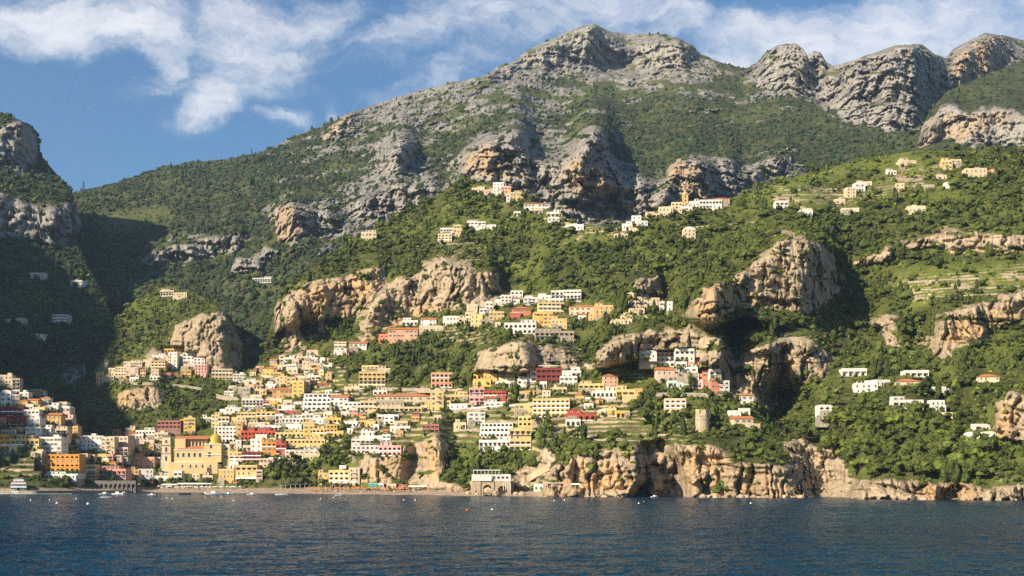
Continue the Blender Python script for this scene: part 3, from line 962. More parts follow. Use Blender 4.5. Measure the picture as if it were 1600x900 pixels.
def scatter_mesh(name, pos, rad, hgt, hue, protos, mat):
    n = len(pos); which = RNG.integers(0, len(protos), n); ang = RNG.uniform(0, 6.283, n)
    VV, FF, HH, k = [], [], [], 0
    for j, (v, f) in enumerate(protos):
        ii = np.nonzero(which == j)[0]
        if not len(ii): continue
        ca, sa = np.cos(ang[ii])[:, None], np.sin(ang[ii])[:, None]
        x = (v[None, :, 0] * ca - v[None, :, 1] * sa) * rad[ii][:, None] + pos[ii, 0][:, None]
        y = (v[None, :, 0] * sa + v[None, :, 1] * ca) * rad[ii][:, None] + pos[ii, 1][:, None]
        z = v[None, :, 2] * hgt[ii][:, None] + pos[ii, 2][:, None]
        VV.append(np.stack([x, y, z], -1).reshape(-1, 3))
        FF.append((f[None] + (np.arange(len(ii)) * len(v))[:, None, None] + k).reshape(-1, 3)); k += len(ii) * len(v)
        hv = np.repeat(hue[ii][:, None], len(v), 1) + RNG.normal(size=(len(ii), len(v))) * 0.10
        HH.append(hv.ravel())
    me = np_mesh(name, np.concatenate(VV), np.concatenate(FF), [mat], False, {'hue': np.clip(np.concatenate(HH), 0, 1)})
    o = link(name, me); o['kind'] = 'stuff'; return o
def vegetate(name, L, n, rmin, rmax, protos, mat, dens, label, hmul=1.0, sink=0.5, seed=0, hue_bias=0.0):
    """plants growing on a hillside where it is neither bare rock nor built on"""
    vis = (L.PY > L.top[None, :] - 0.3) & (L.PY < L.bot[None, :] - 1)
    wgt = (L.D ** 2) * np.clip(dens, 0, None) * vis
    p = (wgt / wgt.sum()).ravel(); i = RNG.choice(len(p), n, p=p)
    r, c = np.unravel_index(i, L.D.shape)
    px = L.PX[r, c] + RNG.uniform(-0.5, 0.5, n) * L.step; py = L.PY[r, c] + RNG.uniform(-0.5, 0.5, n) * L.step
    ok = py > np.interp(px, L.xs, L.top) + 0.2
    px, py = px[ok], py[ok]; n = len(px)
    D = L.sample(px, py)
    pos = np.stack([(px - CXP) / FPX * D, D, CAMH + (HYP - py) / FPX * D], -1)
    u = RNG.uniform(size=n) ** 2.4
    rad = rmin + (rmax - rmin) * u
    pos[:, 2] -= rad * sink
    gx = fbm(pos[:, 0] / 60 + seed, pos[:, 2] / 60, pos[:, 1] / 90, 3)
    hue = np.clip(0.42 + 1.15 * gx + RNG.normal(size=n) * 0.16 + hue_bias + 0.7 * L.sample(px, py, L.grass), 0, 1)
    tall = (RNG.uniform(size=n) < 0.10).astype(float); hue = np.clip(hue - 0.35 * tall, 0, 1)
    o = scatter_mesh(name, pos, rad * RNG.uniform(0.85, 1.25, n) * (1 - 0.35 * tall), rad * hmul * RNG.uniform(0.8, 1.4, n) * (1 + 0.9 * tall), hue, protos, mat)
    return o
def band(L, polys, soft=2):
    m = np.zeros(L.PX.shape)
    for q in polys: m = np.maximum(m, inpoly(L.PX, L.PY, q).astype(float))
    return blur(m, soft, soft) if soft else m
# where the largest trees stand, each of them a tree of its own (planted further below)
WOOD = [(1236, 668), (1270, 655), (1330, 652), (1400, 650), (1450, 655), (1500, 672), (1512, 700), (1545, 706), (1552, 740), (1530, 754), (1470, 752), (1400, 745), (1340, 752), (1318, 728), (1290, 700), (1250, 690)]
GROVE = [(415, 752), (418, 738), (440, 728), (480, 722), (500, 712), (545, 690), (548, 712), (530, 735), (500, 752)]
vegA = np.clip(1 - 1.25 * A.rock, 0.02, 1) * (1 - 0.75 * np.clip(A.grass * 1.6, 0, 1))
town = band(A, [[(-330, 790), (-330, 580), (110, 640), (230, 690), (330, 640), (400, 570), (520, 560), (560, 600), (940, 610), (940, 660), (800, 665), (800, 700), (650, 690), (500, 690), (500, 790)]])
vegA *= 0.35 + 0.65 * smooth01((0.22 - fbm((A.PX - CXP) / FPX * A.D / 45 + 7, A.PY / 30, A.PX * 0 + 3.3, 4, 0.6)) / 0.22)
vegA *= (1 - 0.5 * town) * (1 - band(A, [WOOD, GROVE], 1.0)) * (1 - HOUSE_A) * (((interp(SHORE, A.PX) - A.PY) > 9) | (A.PX > 850)) * ((interp(SHORE, A.PX) - A.PY) > 4)
NS = VEG_SCALE
vegetate('woodland_on_the_slope', A, int(7600 * NS), 1.5, 5.0, BUSHY, M_leaf, vegA, None, 1.0, 0.4, 1, -0.16)
vegetate('coastal_scrub', A, int(12000 * NS), 0.6, 2.0, SCRUB, M_leaf, np.clip(vegA + 0.06 * (1 - HOUSE_A) * (A.rock > 0.3) * ((interp(SHORE, A.PX) - A.PY) > 22), 0, 1) * (1 - 0.2 * town), None, 1.0, 0.35, 2, 0.10)
vF = np.clip(1 - 1.3 * Fs.rock, 0.02, 1) * (1 - HOUSE_F)
vegetate('woodland_on_the_spur', Fs, int(2300 * NS), 1.2, 3.6, BUSHY, M_leaf, vF, None, 1.0, 0.45, 3)
vE = np.clip(1 - 1.3 * E.rock, 0.02, 1) * (E.PX > -60)
vegetate('headland_woodland', E, int(3800 * NS), 1.6, 4.6, SCRUB, M_leaf_far, vE, None, 1.0, 0.4, 4)
vC = np.clip(1 - 1.3 * Cm.rock, 0.30 - 0.27 * Cm.cliff, 1) * (1 - 0.75 * np.clip(Cm.grass * 1.3, 0, 1))
vegetate('mountain_woodland', Cm, int(21000 * NS), 1.2, 4.6, FARS, M_leaf_far, vC * (0.30 + 0.70 * smooth01((Cm.PY - 120) / 110)), None, 1.0, 0.4, 5, -0.12)
vG = np.clip(1 - 1.3 * G.rock, 0.03, 1)
vegetate('ridge_woodland', G, int(1500 * NS), 1.8, 5.0, FARS, M_leaf_far, vG, None, 1.0, 0.4, 6, -0.1)
# ================================================================== BUILDINGS
PAL = dict(white=(0.69, 0.655, 0.59), cream=(0.64, 0.51, 0.33), yellow=(0.64, 0.48, 0.21), gold=(0.66, 0.44, 0.12), ochre=(0.60, 0.38, 0.15), orange=(0.66, 0.30, 0.07), red=(0.44, 0.08, 0.05),
           coral=(0.62, 0.20, 0.11), maroon=(0.22, 0.05, 0.045), pink=(0.60, 0.28, 0.22), rose=(0.66, 0.38, 0.34), salmon=(0.66, 0.36, 0.22), pinkish=(0.62, 0.46, 0.36), dustyred=(0.34, 0.15, 0.12), stone=(0.38, 0.32, 0.24), green=(0.04, 0.30, 0.20), glass=(0.62, 0.70, 0.66))
def plaster(name, c):
    m, t, b = new_mat(name); pos = t.new('ShaderNodeNewGeometry').outputs['Position']
    n = t.noise(t.mapping(pos, (1, 1, 0.5)), 0.22, 4, 0.6); s_ = t.noise(t.mapping(pos, (1, 1, 0.16)), 0.9, 5, 0.65)
    x = t.mix(t.ramp(n, 0.32, 0.68), tuple(k * 0.80 for k in c), tuple(min(0.82, k * 1.08) for k in c))
    x = t.mix(t.math('MULTIPLY', t.ramp(s_, 0.50, 0.72), 0.5), x, tuple(k * f for k, f in zip(c, (0.60, 0.56, 0.50))))
    t.link(x, b.inputs['Base Color']); return m
WALL = {k: plaster('plaster_' + k, v) for k, v in PAL.items()}
M_roof = plain_mat('roof_tiles', (0.44, 0.17, 0.07), 0.9, 0.22, 0.9)
M_flat = plain_mat('roof_terrace', (0.55, 0.47, 0.38), 0.95, 0.15, 0.5)
M_trim = plain_mat('white_trim', (0.80, 0.78, 0.73), 0.85, 0.06)
M_dark = plain_mat('dark_window_glass', (0.018, 0.020, 0.024), 0.12, 0.2, 1.0, 0.0, 0.6)
M_wood = plain_mat('window_shutter', (0.10, 0.060, 0.035), 0.7, 0.3)
M_green = plain_mat('green_shutter', (0.03, 0.075, 0.05), 0.7, 0.3)
M_inner = plain_mat('loggia_plaster', (0.34, 0.26, 0.18), 0.95, 0.1)
M_rail = plain_mat('railing_iron', (0.06, 0.055, 0.05), 0.6, 0.2)
M_stone = plain_mat('dry_stone', (0.34, 0.29, 0.22), 0.95, 0.28, 0.8)
M_stoned = plain_mat('weathered_stone', (0.17, 0.155, 0.14), 0.95, 0.3, 0.6)
M_awn = {'white': plain_mat('white_canvas', (0.80, 0.79, 0.76), 0.9, 0.05), 'red': plain_mat('red_canvas', (0.50, 0.05, 0.03), 0.9, 0.08), 'green': plain_mat('green_canvas', (0.035, 0.09, 0.06), 0.9, 0.1), 'orange': plain_mat('orange_canvas', (0.55, 0.22, 0.08), 0.9, 0.1)}

def box(bm, x0, x1, y0, y1, z0, z1, mi=0):
    vs = [bm.verts.new(p) for p in ((x0, y0, z0), (x1, y0, z0), (x1, y1, z0), (x0, y1, z0), (x0, y0, z1), (x1, y0, z1), (x1, y1, z1), (x0, y1, z1))]
    for f in ((0, 3, 2, 1), (4, 5, 6, 7), (0, 1, 5, 4), (1, 2, 6, 5), (2, 3, 7, 6), (3, 0, 4, 7)):
        bm.faces.new([vs[i] for i in f]).material_index = mi
def prism(bm, poly, y0, y1, mi=0):
    """extrude an x-z outline along y"""
    a = [bm.verts.new((p[0], y0, p[1])) for p in poly]; b = [bm.verts.new((p[0], y1, p[1])) for p in poly]; n = len(poly)
    bm.faces.new(a).material_index = mi; bm.faces.new(b[::-1]).material_index = mi
    for i in range(n): bm.faces.new((a[i], b[i], b[(i + 1) % n], a[(i + 1) % n])).material_index = mi
def lathe(bm, prof, n=20, c=(0, 0), mi=0, a0=0.0, a1=2 * math.pi):
    full = abs(a1 - a0 - 2 * math.pi) < 1e-6
    rings = []
    for r, z in prof:
        rings.append([bm.verts.new((c[0] + r * math.cos(a0 + (a1 - a0) * i / n), c[1] + r * math.sin(a0 + (a1 - a0) * i / n), z)) for i in range(n if full else n + 1)])
    for a, b in zip(rings, rings[1:]):
        m = len(a)
        for i in range(m if full else m - 1): bm.faces.new((a[i], a[(i + 1) % m], b[(i + 1) % m], b[i])).material_index = mi
def arch_panel(bm, x0, x1, z0, z1, y0, y1, ow, oh, arch=True, n=8, mi=0):
    """a wall panel y0..y1 thick with one opening (round-headed when arch) standing on its foot"""
    cx = 0.5 * (x0 + x1); a, b = cx - ow / 2, cx + ow / 2
    if a > x0 + 0.01: box(bm, x0, a, y0, y1, z0, z1, mi)
    if b < x1 - 0.01: box(bm, b, x1, y0, y1, z0, z1, mi)
    if not arch: box(bm, a, b, y0, y1, z0 + oh, z1, mi); return
    r = ow / 2; sp = max(0.2, oh - r)
    pts = [(cx + r * math.cos(math.pi * i / n), z0 + sp + min(r, oh - sp) * math.sin(math.pi * i / n)) for i in range(n + 1)]
    for i in range(n):
        (xa, za), (xb, zb) = pts[i + 1], pts[i]
        prism(bm, [(xa, za), (xb, zb), (xb, z1), (xa, z1)], y0, y1, mi)
def bm_obj(name, bm, mats, parent=None, smooth=False):
    bmesh.ops.recalc_face_normals(bm, faces=bm.faces)
    me = bpy.data.meshes.new(name); bm.to_mesh(me); bm.free()
    if smooth: me.polygons.foreach_set('use_smooth', [True] * len(me.polygons))
    for m in (mats if isinstance(mats, (list, tuple)) else [mats]): me.materials.append(m)
    return link(name, me, parent)
_win = {}
def window_mesh(w, h, style):
    key = (round(w, 1), round(h, 1), style)
    if key in _win: return _win[key]
    w, h = key[0], key[1]
    bm = bmesh.new(); fr = 0.13
    box(bm, -w / 2 - fr, -w / 2, -0.10, 0.05, -fr, h + fr); box(bm, w / 2, w / 2 + fr, -0.10, 0.05, -fr, h + fr)
    box(bm, -w / 2, w / 2, -0.10, 0.05, h, h + fr); box(bm, -w / 2 - 0.1, w / 2 + 0.1, -0.16, 0.05, -fr - 0.1, -fr - 0.002)
    box(bm, -w / 2, w / 2, -0.015, 0.03, 0, h, 1)
    box(bm, -0.035, 0.035, -0.05, -0.018, 0, h, 2)
    if style >= 1:
        m = 2 if style == 1 else 3
        for s in (-1, 1): box(bm, s * (w / 2 + fr + 0.03) if s > 0 else -(w / 2 + fr + 0.03) - w * 0.45, (w / 2 + fr + 0.03) + w * 0.45 if s > 0 else -(w / 2 + fr + 0.03), -0.07, -0.005, 0, h, m)
    bmesh.ops.recalc_face_normals(bm, faces=bm.faces)
    me = bpy.data.meshes.new('window'); bm.to_mesh(me); bm.free()
    for mt in (M_trim, M_dark, M_wood, M_green): me.materials.append(mt)
    _win[key] = me; return me
_dor = {}
def door_mesh(w, h):
    key = (round(w, 1), round(h, 1))
    if key in _dor: return _dor[key]
    bm = bmesh.new(); w, h = key
    box(bm, -w / 2, w / 2, -0.03, 0.05, 0, h, 1)
    box(bm, -w / 2 - 0.12, -w / 2, -0.08, 0.05, 0, h + 0.12); box(bm, w / 2, w / 2 + 0.12, -0.08, 0.05, 0, h + 0.12); box(bm, -w / 2, w / 2, -0.08, 0.05, h, h + 0.12)
    bmesh.ops.recalc_face_normals(bm, faces=bm.faces)
    me = bpy.data.meshes.new('door'); bm.to_mesh(me); bm.free()
    for mt in (M_trim, M_wood): me.materials.append(mt)
    _dor[key] = me; return me
_bal = {}
def balcony_mesh(w):
    key = round(w * 2) / 2
    if key in _bal: return _bal[key]
    bm = bmesh.new(); w = key
    box(bm, -w / 2, w / 2, -1.05, 0.02, -0.18, 0)
    box(bm, -w / 2, w / 2, -1.05, -0.99, 0.92, 1.0, 1)
    n = max(3, int(w / 0.32))
    for i in range(n + 1):
        x = -w / 2 + w * i / n; box(bm, max(-w / 2, x - 0.025), min(w / 2, x + 0.025), -1.045, -0.995, 0.0, 0.92, 1)
    bmesh.ops.recalc_face_normals(bm, faces=bm.faces)
    me = bpy.data.meshes.new('balcony'); bm.to_mesh(me); bm.free()
    me.materials.append(M_trim); me.materials.append(M_rail)
    _bal[key] = me; return me
def put(me, name, parent, loc, rz=0.0):
    o = link(name, me, parent); o.location = loc; o.rotation_euler = (0, 0, rz); return o
def awning(parent, w, z, out, color, x=0.0, drop=0.8, y=0.0):
    bm = bmesh.new(); n = max(2, int(w / 1.2))
    a = [(x - w / 2, y - 0.02, z), (x + w / 2, y - 0.02, z), (x + w / 2, y - out, z - drop), (x - w / 2, y - out, z - drop)]
    for k, dz in ((0, 0.0), (1, -0.05)):
        pass
    vs = [bm.verts.new(p) for p in a]; vl = [bm.verts.new((p[0], p[1], p[2] - 0.06)) for p in a]
    bm.faces.new(vs); bm.faces.new(vl[::-1])
    for i in range(4): bm.faces.new((vs[i], vl[i], vl[(i + 1) % 4], vs[(i + 1) % 4]))
    box(bm, x - w / 2, x + w / 2, y - out - 0.03, y - out - 0.001, z - drop - 0.35, z - drop)
    return bm_obj('awning', bm, M_awn[color], parent)
def tile_roof(bm, x0, x1, y0, y1, z, rise, hip, ov=0.5):
    x0 -= ov; x1 += ov; y0 -= ov; y1 += ov; cy = (y0 + y1) / 2; ins = min((y1 - y0) / 2, (x1 - x0) / 2 * 0.95) if hip else 0
    e = [bm.verts.new(p) for p in ((x0, y0, z), (x1, y0, z), (x1, y1, z), (x0, y1, z))]
    el = [bm.verts.new((v.co.x, v.co.y, z - 0.22)) for v in e]
    r = [bm.verts.new((x0 + ins, cy, z + rise)), bm.verts.new((x1 - ins, cy, z + rise))]
    bm.faces.new((e[0], e[1], r[1], r[0])); bm.faces.new((e[2], e[3], r[0], r[1])); bm.faces.new((e[1], e[2], r[1])); bm.faces.new((e[3], e[0], r[0]))
    bm.faces.new(el[::-1])
    for i in range(4): bm.faces.new((e[i], el[i], el[(i + 1) % 4], e[(i + 1) % 4]))
ARCHC = {'white': 'white', 'red': 'red'}
SINK = 7.0
def build_house(h, rnd):
    D = h['D']; w, ht, dep = h['w'], h['h'], h['dep']; kind, col = h['kind'], h['col']
    loc = at(0.5 * (h['x0'] + h['x1']), h['y1'], D); yaw = rnd.uniform(-0.16, 0.10) if kind != 'w' else 0
    if w > 25: yaw *= 0.3
    root = empty('house', loc, yaw); h['obj'] = root
    wm = WALL[col]; st = max(1, round(ht / 3.3)); fh = ht / st; h['st'] = st
    if kind in 'gh': 
        rise = min(2.2, max(0.9, 0.16 * dep + 0.3)); ht_w = max(2.2, ht - rise); st = max(1, round(ht_w / 3.2)); fh = ht_w / st; h['st'] = st
    else: ht_w = ht; rise = 0
    small = w < 7.5 or D > 1500
    sty = rnd.choice([0, 0, 1, 2]) if col not in ('maroon',) else 0
    x0, x1 = -w / 2, w / 2
    wb = bmesh.new()
    fb = bmesh.new(); box(fb, x0 + 0.05, x1 - 0.05, 0.06, dep - 0.05, -SINK, -0.004); bm_obj('foundation', fb, M_stone, root)
    pent = kind in 'bal' and st >= 2 and w > 6.5 and not h['fl'] and rnd.random() < 0.55
    if pent: ht = ht_w = ht - fh * 0.85; st -= 1; fh = ht / st
    def windows(z, n, y, xx0=None, xx1=None, ww=None, hh=None, doors=False, style=sty):
        a, b = (xx0 if xx0 is not None else x0), (xx1 if xx1 is not None else x1)
        for i in range(n):
            x = a + (b - a) * (i + 0.5) / n
            if n > 2: x += rnd.uniform(-0.12, 0.12) * (b - a) / n
            if rnd.random() < 0.16 and n > 2: continue
            W_ = ww or rnd.choice((0.9, 1.0, 1.1)); H_ = hh or min(fh * 0.5, rnd.choice((1.4, 1.6, 1.8)))
            if doors and rnd.random() < 0.55:
                put(door_mesh(1.1, min(2.2, fh - 0.5)), 'door', root, (x, y, z + 0.04))
            else: put(window_mesh(W_, H_, style), 'window', root, (x, y, z + fh * 0.30))
    bays = max(1, int(round(w / rnd.uniform(2.9, 3.9))))
    if kind == 'b' or kind in 'gh' or kind == 'v':
        box(wb, x0, x1, 0, dep, 0, ht_w)
        if kind == 'b':
            pt = 0.25; pz = 0.75 if not small else 0.5
            for q in ((x0, x1, 0.0, pt), (x0, x1, dep - pt, dep), (x0, x0 + pt, pt, dep - pt), (x1 - pt, x1, pt, dep - pt)):
                box(wb, q[0], q[1], q[2], q[3], ht_w + 0.001, ht_w + pz)
            rb = bmesh.new(); box(rb, x0 + pt, x1 - pt, pt, dep - pt, ht_w + 0.002, ht_w + 0.12); bm_obj('roof', rb, M_flat, root)
            if 'p' in h['fl'] or (w > 11 and rnd.random() < 0.35):
                cb_ = bmesh.new(); px_ = rnd.uniform(-0.2, 0.2) * w; cw = min(4, w * 0.32)
                box(cb_, px_ - cw / 2, px_ + cw / 2, dep * 0.35, dep * 0.8, ht_w + 0.121, ht_w + 2.5); bm_obj('stair_hut', cb_, wm, root)
            if 'C' in h['fl']:
                for k in range(5):
                    xk = x0 + w * (k + 0.5) / 5; c_ = bmesh.new(); box(c_, xk - 0.3, xk + 0.3, 0.3, 0.9, ht_w + 0.13, ht_w + 1.8); bm_obj('chimney', c_, wm, root)
            if rnd.random() < 0.45 and not small: # cornice
                c_ = bmesh.new(); box(c_, x0 - 0.12, x1 + 0.12, -0.14, -0.002, ht_w - 0.12, ht_w + 0.1); bm_obj('cornice', c_, M_trim, root)
        elif kind in 'gh':
            rb = bmesh.new(); tile_roof(rb, x0, x1, 0, dep, ht_w + 0.22, rise, kind == 'h'); bm_obj('roof', rb, M_roof, root)
            if kind == 'g':
                for s in (x0, x1): 
                    t0 = 0.001; a_, b_ = (s, s + 0.2) if s < 0 else (s - 0.2, s)
                    pr = [(0, ht_w), (dep, ht_w), (dep / 2, ht_w + rise * 0.9)]
                    va = [wb.verts.new((a_, p[0], p[1] + t0)) for p in pr]; vb = [wb.verts.new((b_, p[0], p[1] + t0)) for p in pr]
                    wb.faces.new(va); wb.faces.new(vb[::-1])
                    for i in range(3): wb.faces.new((va[i], va[(i + 1) % 3], vb[(i + 1) % 3], vb[i]))
        else:
            nb = max(1, int(w / 6)); rb = bmesh.new()
            for i in range(nb):
                a = x0 + w * i / nb; b = x0 + w * (i + 1) / nb; r = (b - a) / 2; n = 10
                prism(rb, [(0.5 * (a + b) + r * 0.99 * math.cos(math.pi * k / n), ht_w + 0.002 + 0.42 * r * math.sin(math.pi * k / n)) for k in range(n + 1)], 0.02, dep - 0.02)
            bm_obj('vaulted_roof', rb, WALL['white'] if col != 'pinkish' else M_trim, root)
        bm_obj('wall', wb, wm, root)
        nb = max(1, int(round(w / rnd.uniform(3.0, 4.2))))
        for f in range(st): windows(f * fh, nb, -0.0, doors=(f == 0))
        if kind == 'b' and st > 1 and not small and rnd.random() < 0.55 or 'C' in h['fl'] and kind == 'b':
            for f in range(1, st):
                if rnd.random() < 0.5: put(balcony_mesh(min(w * 0.6, rnd.uniform(2, 5))), 'balcony', root, (rnd.uniform(-0.2, 0.2) * w * 0.5, -0.003, f * fh))
        # the faces that look along the slope have windows too
        for sgn in (-1, 1):
            for f in range(st):
                if rnd.random() < 0.6: put(window_mesh(0.9, min(1.4, fh * 0.5), 0), 'window', root, (sgn * w / 2, dep * rnd.uniform(0.3, 0.6), f * fh + fh * 0.3), sgn * math.pi / 2)
    elif kind in 'al':
        rec = 1.9 if kind == 'a' else 1.6
        box(wb, x0, x1, rec, dep, 0, ht)                        # back mass
        for f in range(st):
            z0, z1 = f * fh, (f + 1) * fh
            bw = w / bays
            solid = (f < st - 1 and rnd.random() < 0.18) and 'C' not in h['fl']
            for i in range(bays):
                a, b = x0 + bw * i, x0 + bw * (i + 1)
                if solid: box(wb, a, b, 0, 0.35, z0 + 0.001, z1); continue
                if kind == 'a': arch_panel(wb, a, b, z0 + 0.001, z1, 0, 0.4, bw * 0.64, fh * 0.76, True, 8)
                else: arch_panel(wb, a, b, z0 + 0.001, z1, 0, 0.3, bw * 0.78, fh * 0.70, False)
            box(wb, x0 + 0.02, x1 - 0.02, 0.41, rec - 0.002, z1 - 0.24, z1 - 0.001)
            box(wb, x0, x0 + 0.3, 0.41, rec - 0.003, z0 + 0.002, z1 - 0.25); box(wb, x1 - 0.3, x1, 0.41, rec - 0.003, z0 + 0.002, z1 - 0.25)
            if solid: windows(z0, bays, 0.0)
            else:
                for i in range(bays):
                    x = x0 + bw * (i + 0.5)
                    put(door_mesh(1.3, min(2.2, fh * 0.7)) if rnd.random() < 0.5 else window_mesh(1.3, min(1.9, fh * 0.55), 0), 'door' if False else 'window', root, (x, rec - 0.002, z0 + (0.25 if fh > 2.6 else 0.1)))
                pb = bmesh.new()
                if kind == 'a' or rnd.random() < 0.6:
                    box(pb, x0 + 0.05, x1 - 0.05, -0.16, -0.004, z0 + 0.02, z0 + 0.85); bm_obj('parapet', pb, M_trim if rnd.random() < 0.5 else wm, root)
                else:
                    box(pb, x0, x1, -1.0, -0.004, z0 - 0.15, z0); box(pb, x0, x1, -1.0, -0.94, z0 + 0.85, z0 + 0.95, 1)
                    nn = max(2, int(w / 0.6))
                    for i in range(nn + 1):
                        xk = x0 + 0.03 + (w - 0.06) * i / nn; box(pb, xk - 0.03, xk + 0.03, -0.99, -0.95, z0, z0 + 0.85, 1)
                    bm_obj('balcony', pb, [M_trim, M_rail], root)
        box(wb, x0, x1, 0.0, 0.25, ht + 0.001, ht + 0.7); box(wb, x0, x0 + 0.25, 0.251, dep, ht + 0.001, ht + 0.7); box(wb, x1 - 0.25, x1, 0.251, dep, ht + 0.001, ht + 0.7)
        bm_obj('wall', wb, wm, root)
        rb = bmesh.new(); box(rb, x0 + 0.26, x1 - 0.26, 0.26, dep - 0.05, ht + 0.002, ht + 0.1); bm_obj('roof', rb, M_flat, root)
        if rnd.random() < 0.3 and not small:
            pg = bmesh.new(); pw = w * rnd.uniform(0.35, 0.7); xo = rnd.uniform(-0.5, 0.5) * (w - pw) * 0.9
            for sx in (-1, 1):
                for yy in (1.0, dep * 0.6): box(pg, xo + sx * pw / 2 - 0.07, xo + sx * pw / 2 + 0.07, yy, yy + 0.14, ht + 0.101, ht + 2.5)
            for k in range(7): box(pg, xo - pw / 2, xo + pw / 2, 1.0 + (dep * 0.6 - 0.86) * k / 6, 1.1 + (dep * 0.6 - 0.86) * k / 6, ht + 2.501, ht + 2.62)
            bm_obj('pergola', pg, M_wood, root)
        for sgn in (-1, 1):
            for f in range(st): 
                if rnd.random() < 0.6: put(window_mesh(0.9, min(1.4, fh * 0.5), 0), 'window', root, (sgn * w / 2, dep * rnd.uniform(0.4, 0.65), f * fh + fh * 0.3), sgn * math.pi / 2)
    elif kind == 't':
        for f in range(st):
            z0, z1 = f * fh, (f + 1) * fh; y0 = f * 2.6
            box(wb, x0, x1, y0 + 2.0, dep + 8, z0, z1 - 0.001)
            bw = w / bays
            for i in range(bays): arch_panel(wb, x0 + bw * i, x0 + bw * (i + 1), z0 + 0.001, z1, y0, y0 + 0.4, bw * 0.74, fh * 0.78, (f % 2 == 0))
            box(wb, x0 + 0.02, x1 - 0.02, y0 + 0.41, y0 + 1.998, z1 - 0.25, z1 - 0.002)
            for i in range(bays): put(window_mesh(1.3, min(1.9, fh * 0.55), 0), 'window', root, (x0 + bw * (i + 0.5), y0 + 1.998, z0 + 0.3))
            pb = bmesh.new(); box(pb, x0, x1, y0 - 0.2, y0 - 0.004, z0, z0 + 0.9); bm_obj('parapet', pb, M_trim, root)
        bm_obj('wall', wb, wm, root)
    else:
        box(wb, x0, x1, 0, dep, 0, ht); bm_obj('wall', wb, wm, root)
        for i in range(bays): put(window_mesh(0.9, min(1.3, ht * 0.5), 0), 'window', root, (x0 + w * (i + 0.5) / bays, 0, ht * 0.3))
        tb = bmesh.new(); box(tb, x0 - 0.1, x1 + 0.1, -0.1, dep, ht + 0.002, ht + 0.25); bm_obj('coping', tb, M_trim, root)
    if pent:
        pw = w * rnd.uniform(0.35, 0.7); xo = rnd.choice((-1, 1)) * (w - pw) / 2 * rnd.uniform(0.6, 0.98); ph = 0.85 * h['h'] / h['st']
        ub = bmesh.new(); box(ub, xo - pw / 2, xo + pw / 2, 2.2, dep - 0.4, ht + 0.13, ht + ph); box(ub, xo - pw / 2 - 0.25, xo + pw / 2 + 0.25, 1.9, dep - 0.2, ht + ph + 0.002, ht + ph + 0.2)
        bm_obj('upper_storey', ub, wm, root)
        for i in range(max(1, int(pw / 3.2))): put(door_mesh(1.1, min(2.1, ph - 0.4)) if rnd.random() < 0.5 else window_mesh(1.0, min(1.3, ph * 0.5), sty), 'window', root, (xo - pw / 2 + pw * (i + 0.5) / max(1, int(pw / 3.2)), 2.199, ht + 0.15 + (0 if ph < 2.4 else 0.5)))
    if kind in 'balgh' and w > 7 and rnd.random() < 0.45 and not h['fl']:
        aw = w * rnd.uniform(0.3, 0.6); xo = rnd.choice((-1, 1)) * (w - aw) / 2 * 0.95; ah = min(2.7, fh * 0.9)
        ub = bmesh.new(); box(ub, xo - aw / 2, xo + aw / 2, -2.8, -0.21, -2.2, ah); box(ub, xo - aw / 2, xo + aw / 2, -2.8, -2.6, ah + 0.001, ah + 0.8); bm_obj('terrace', ub, wm if rnd.random() < 0.6 else M_stone, root)
        for i in range(max(1, int(aw / 3.4))): put(window_mesh(1.0, min(1.5, ah * 0.55), 0), 'window', root, (xo - aw / 2 + aw * (i + 0.5) / max(1, int(aw / 3.4)), -2.8, 0.5))
    if 'A' in h['fl']:
        ac = {'orange': 'green', 'yellow': 'white', 'maroon': 'white'}.get(col, 'white'); h['awn'] = ac
        if col == 'maroon': awning(root, w * 0.85, ht + 2.6, 4.0, ac, drop=0.4, y=4.0)
        else: awning(root, w * 0.96, 2.9 if col == 'yellow' else 0.6, 2.6, ac)
hrnd = random.Random(99)
for h in sorted(H, key=lambda q: -(q['x1'] - q['x0']) * (q['y1'] - q['y0'])): build_house(h, hrnd)
# the 300 houses that show largest stay single things; the small remainder is one settlement
SMALL = sorted(H, key=lambda q: -(q['x1'] - q['x0']) * (q['y1'] - q['y0']))[296:]
def gather(hs):
    bpy.context.view_layer.update()
    mats, V, Fv, Fm, k = [], [], [], [], 0
    for h in hs:
        for o in list(h['obj'].children):
            M = np.array(o.matrix_world); me = o.data; v = np.array([x.co[:] for x in me.vertices]); V.append(v @ M[:3, :3].T + M[:3, 3])
            for p in me.polygons:
                mt = me.materials[p.material_index]
                if mt not in mats: mats.append(mt)
                Fv.append([i + k for i in p.vertices]); Fm.append(mats.index(mt))
            k += len(v); bpy.data.objects.remove(o)
        bpy.data.objects.remove(h['obj']); h['obj'] = None
    me = bpy.data.meshes.new('small_far_houses'); me.from_pydata(np.concatenate(V).tolist(), [], Fv)
    for mt in mats: me.materials.append(mt)
    me.polygons.foreach_set('material_index', Fm); me.update()
    o = link('small_far_houses', me); o['kind'] = 'stuff'
gather(SMALL)
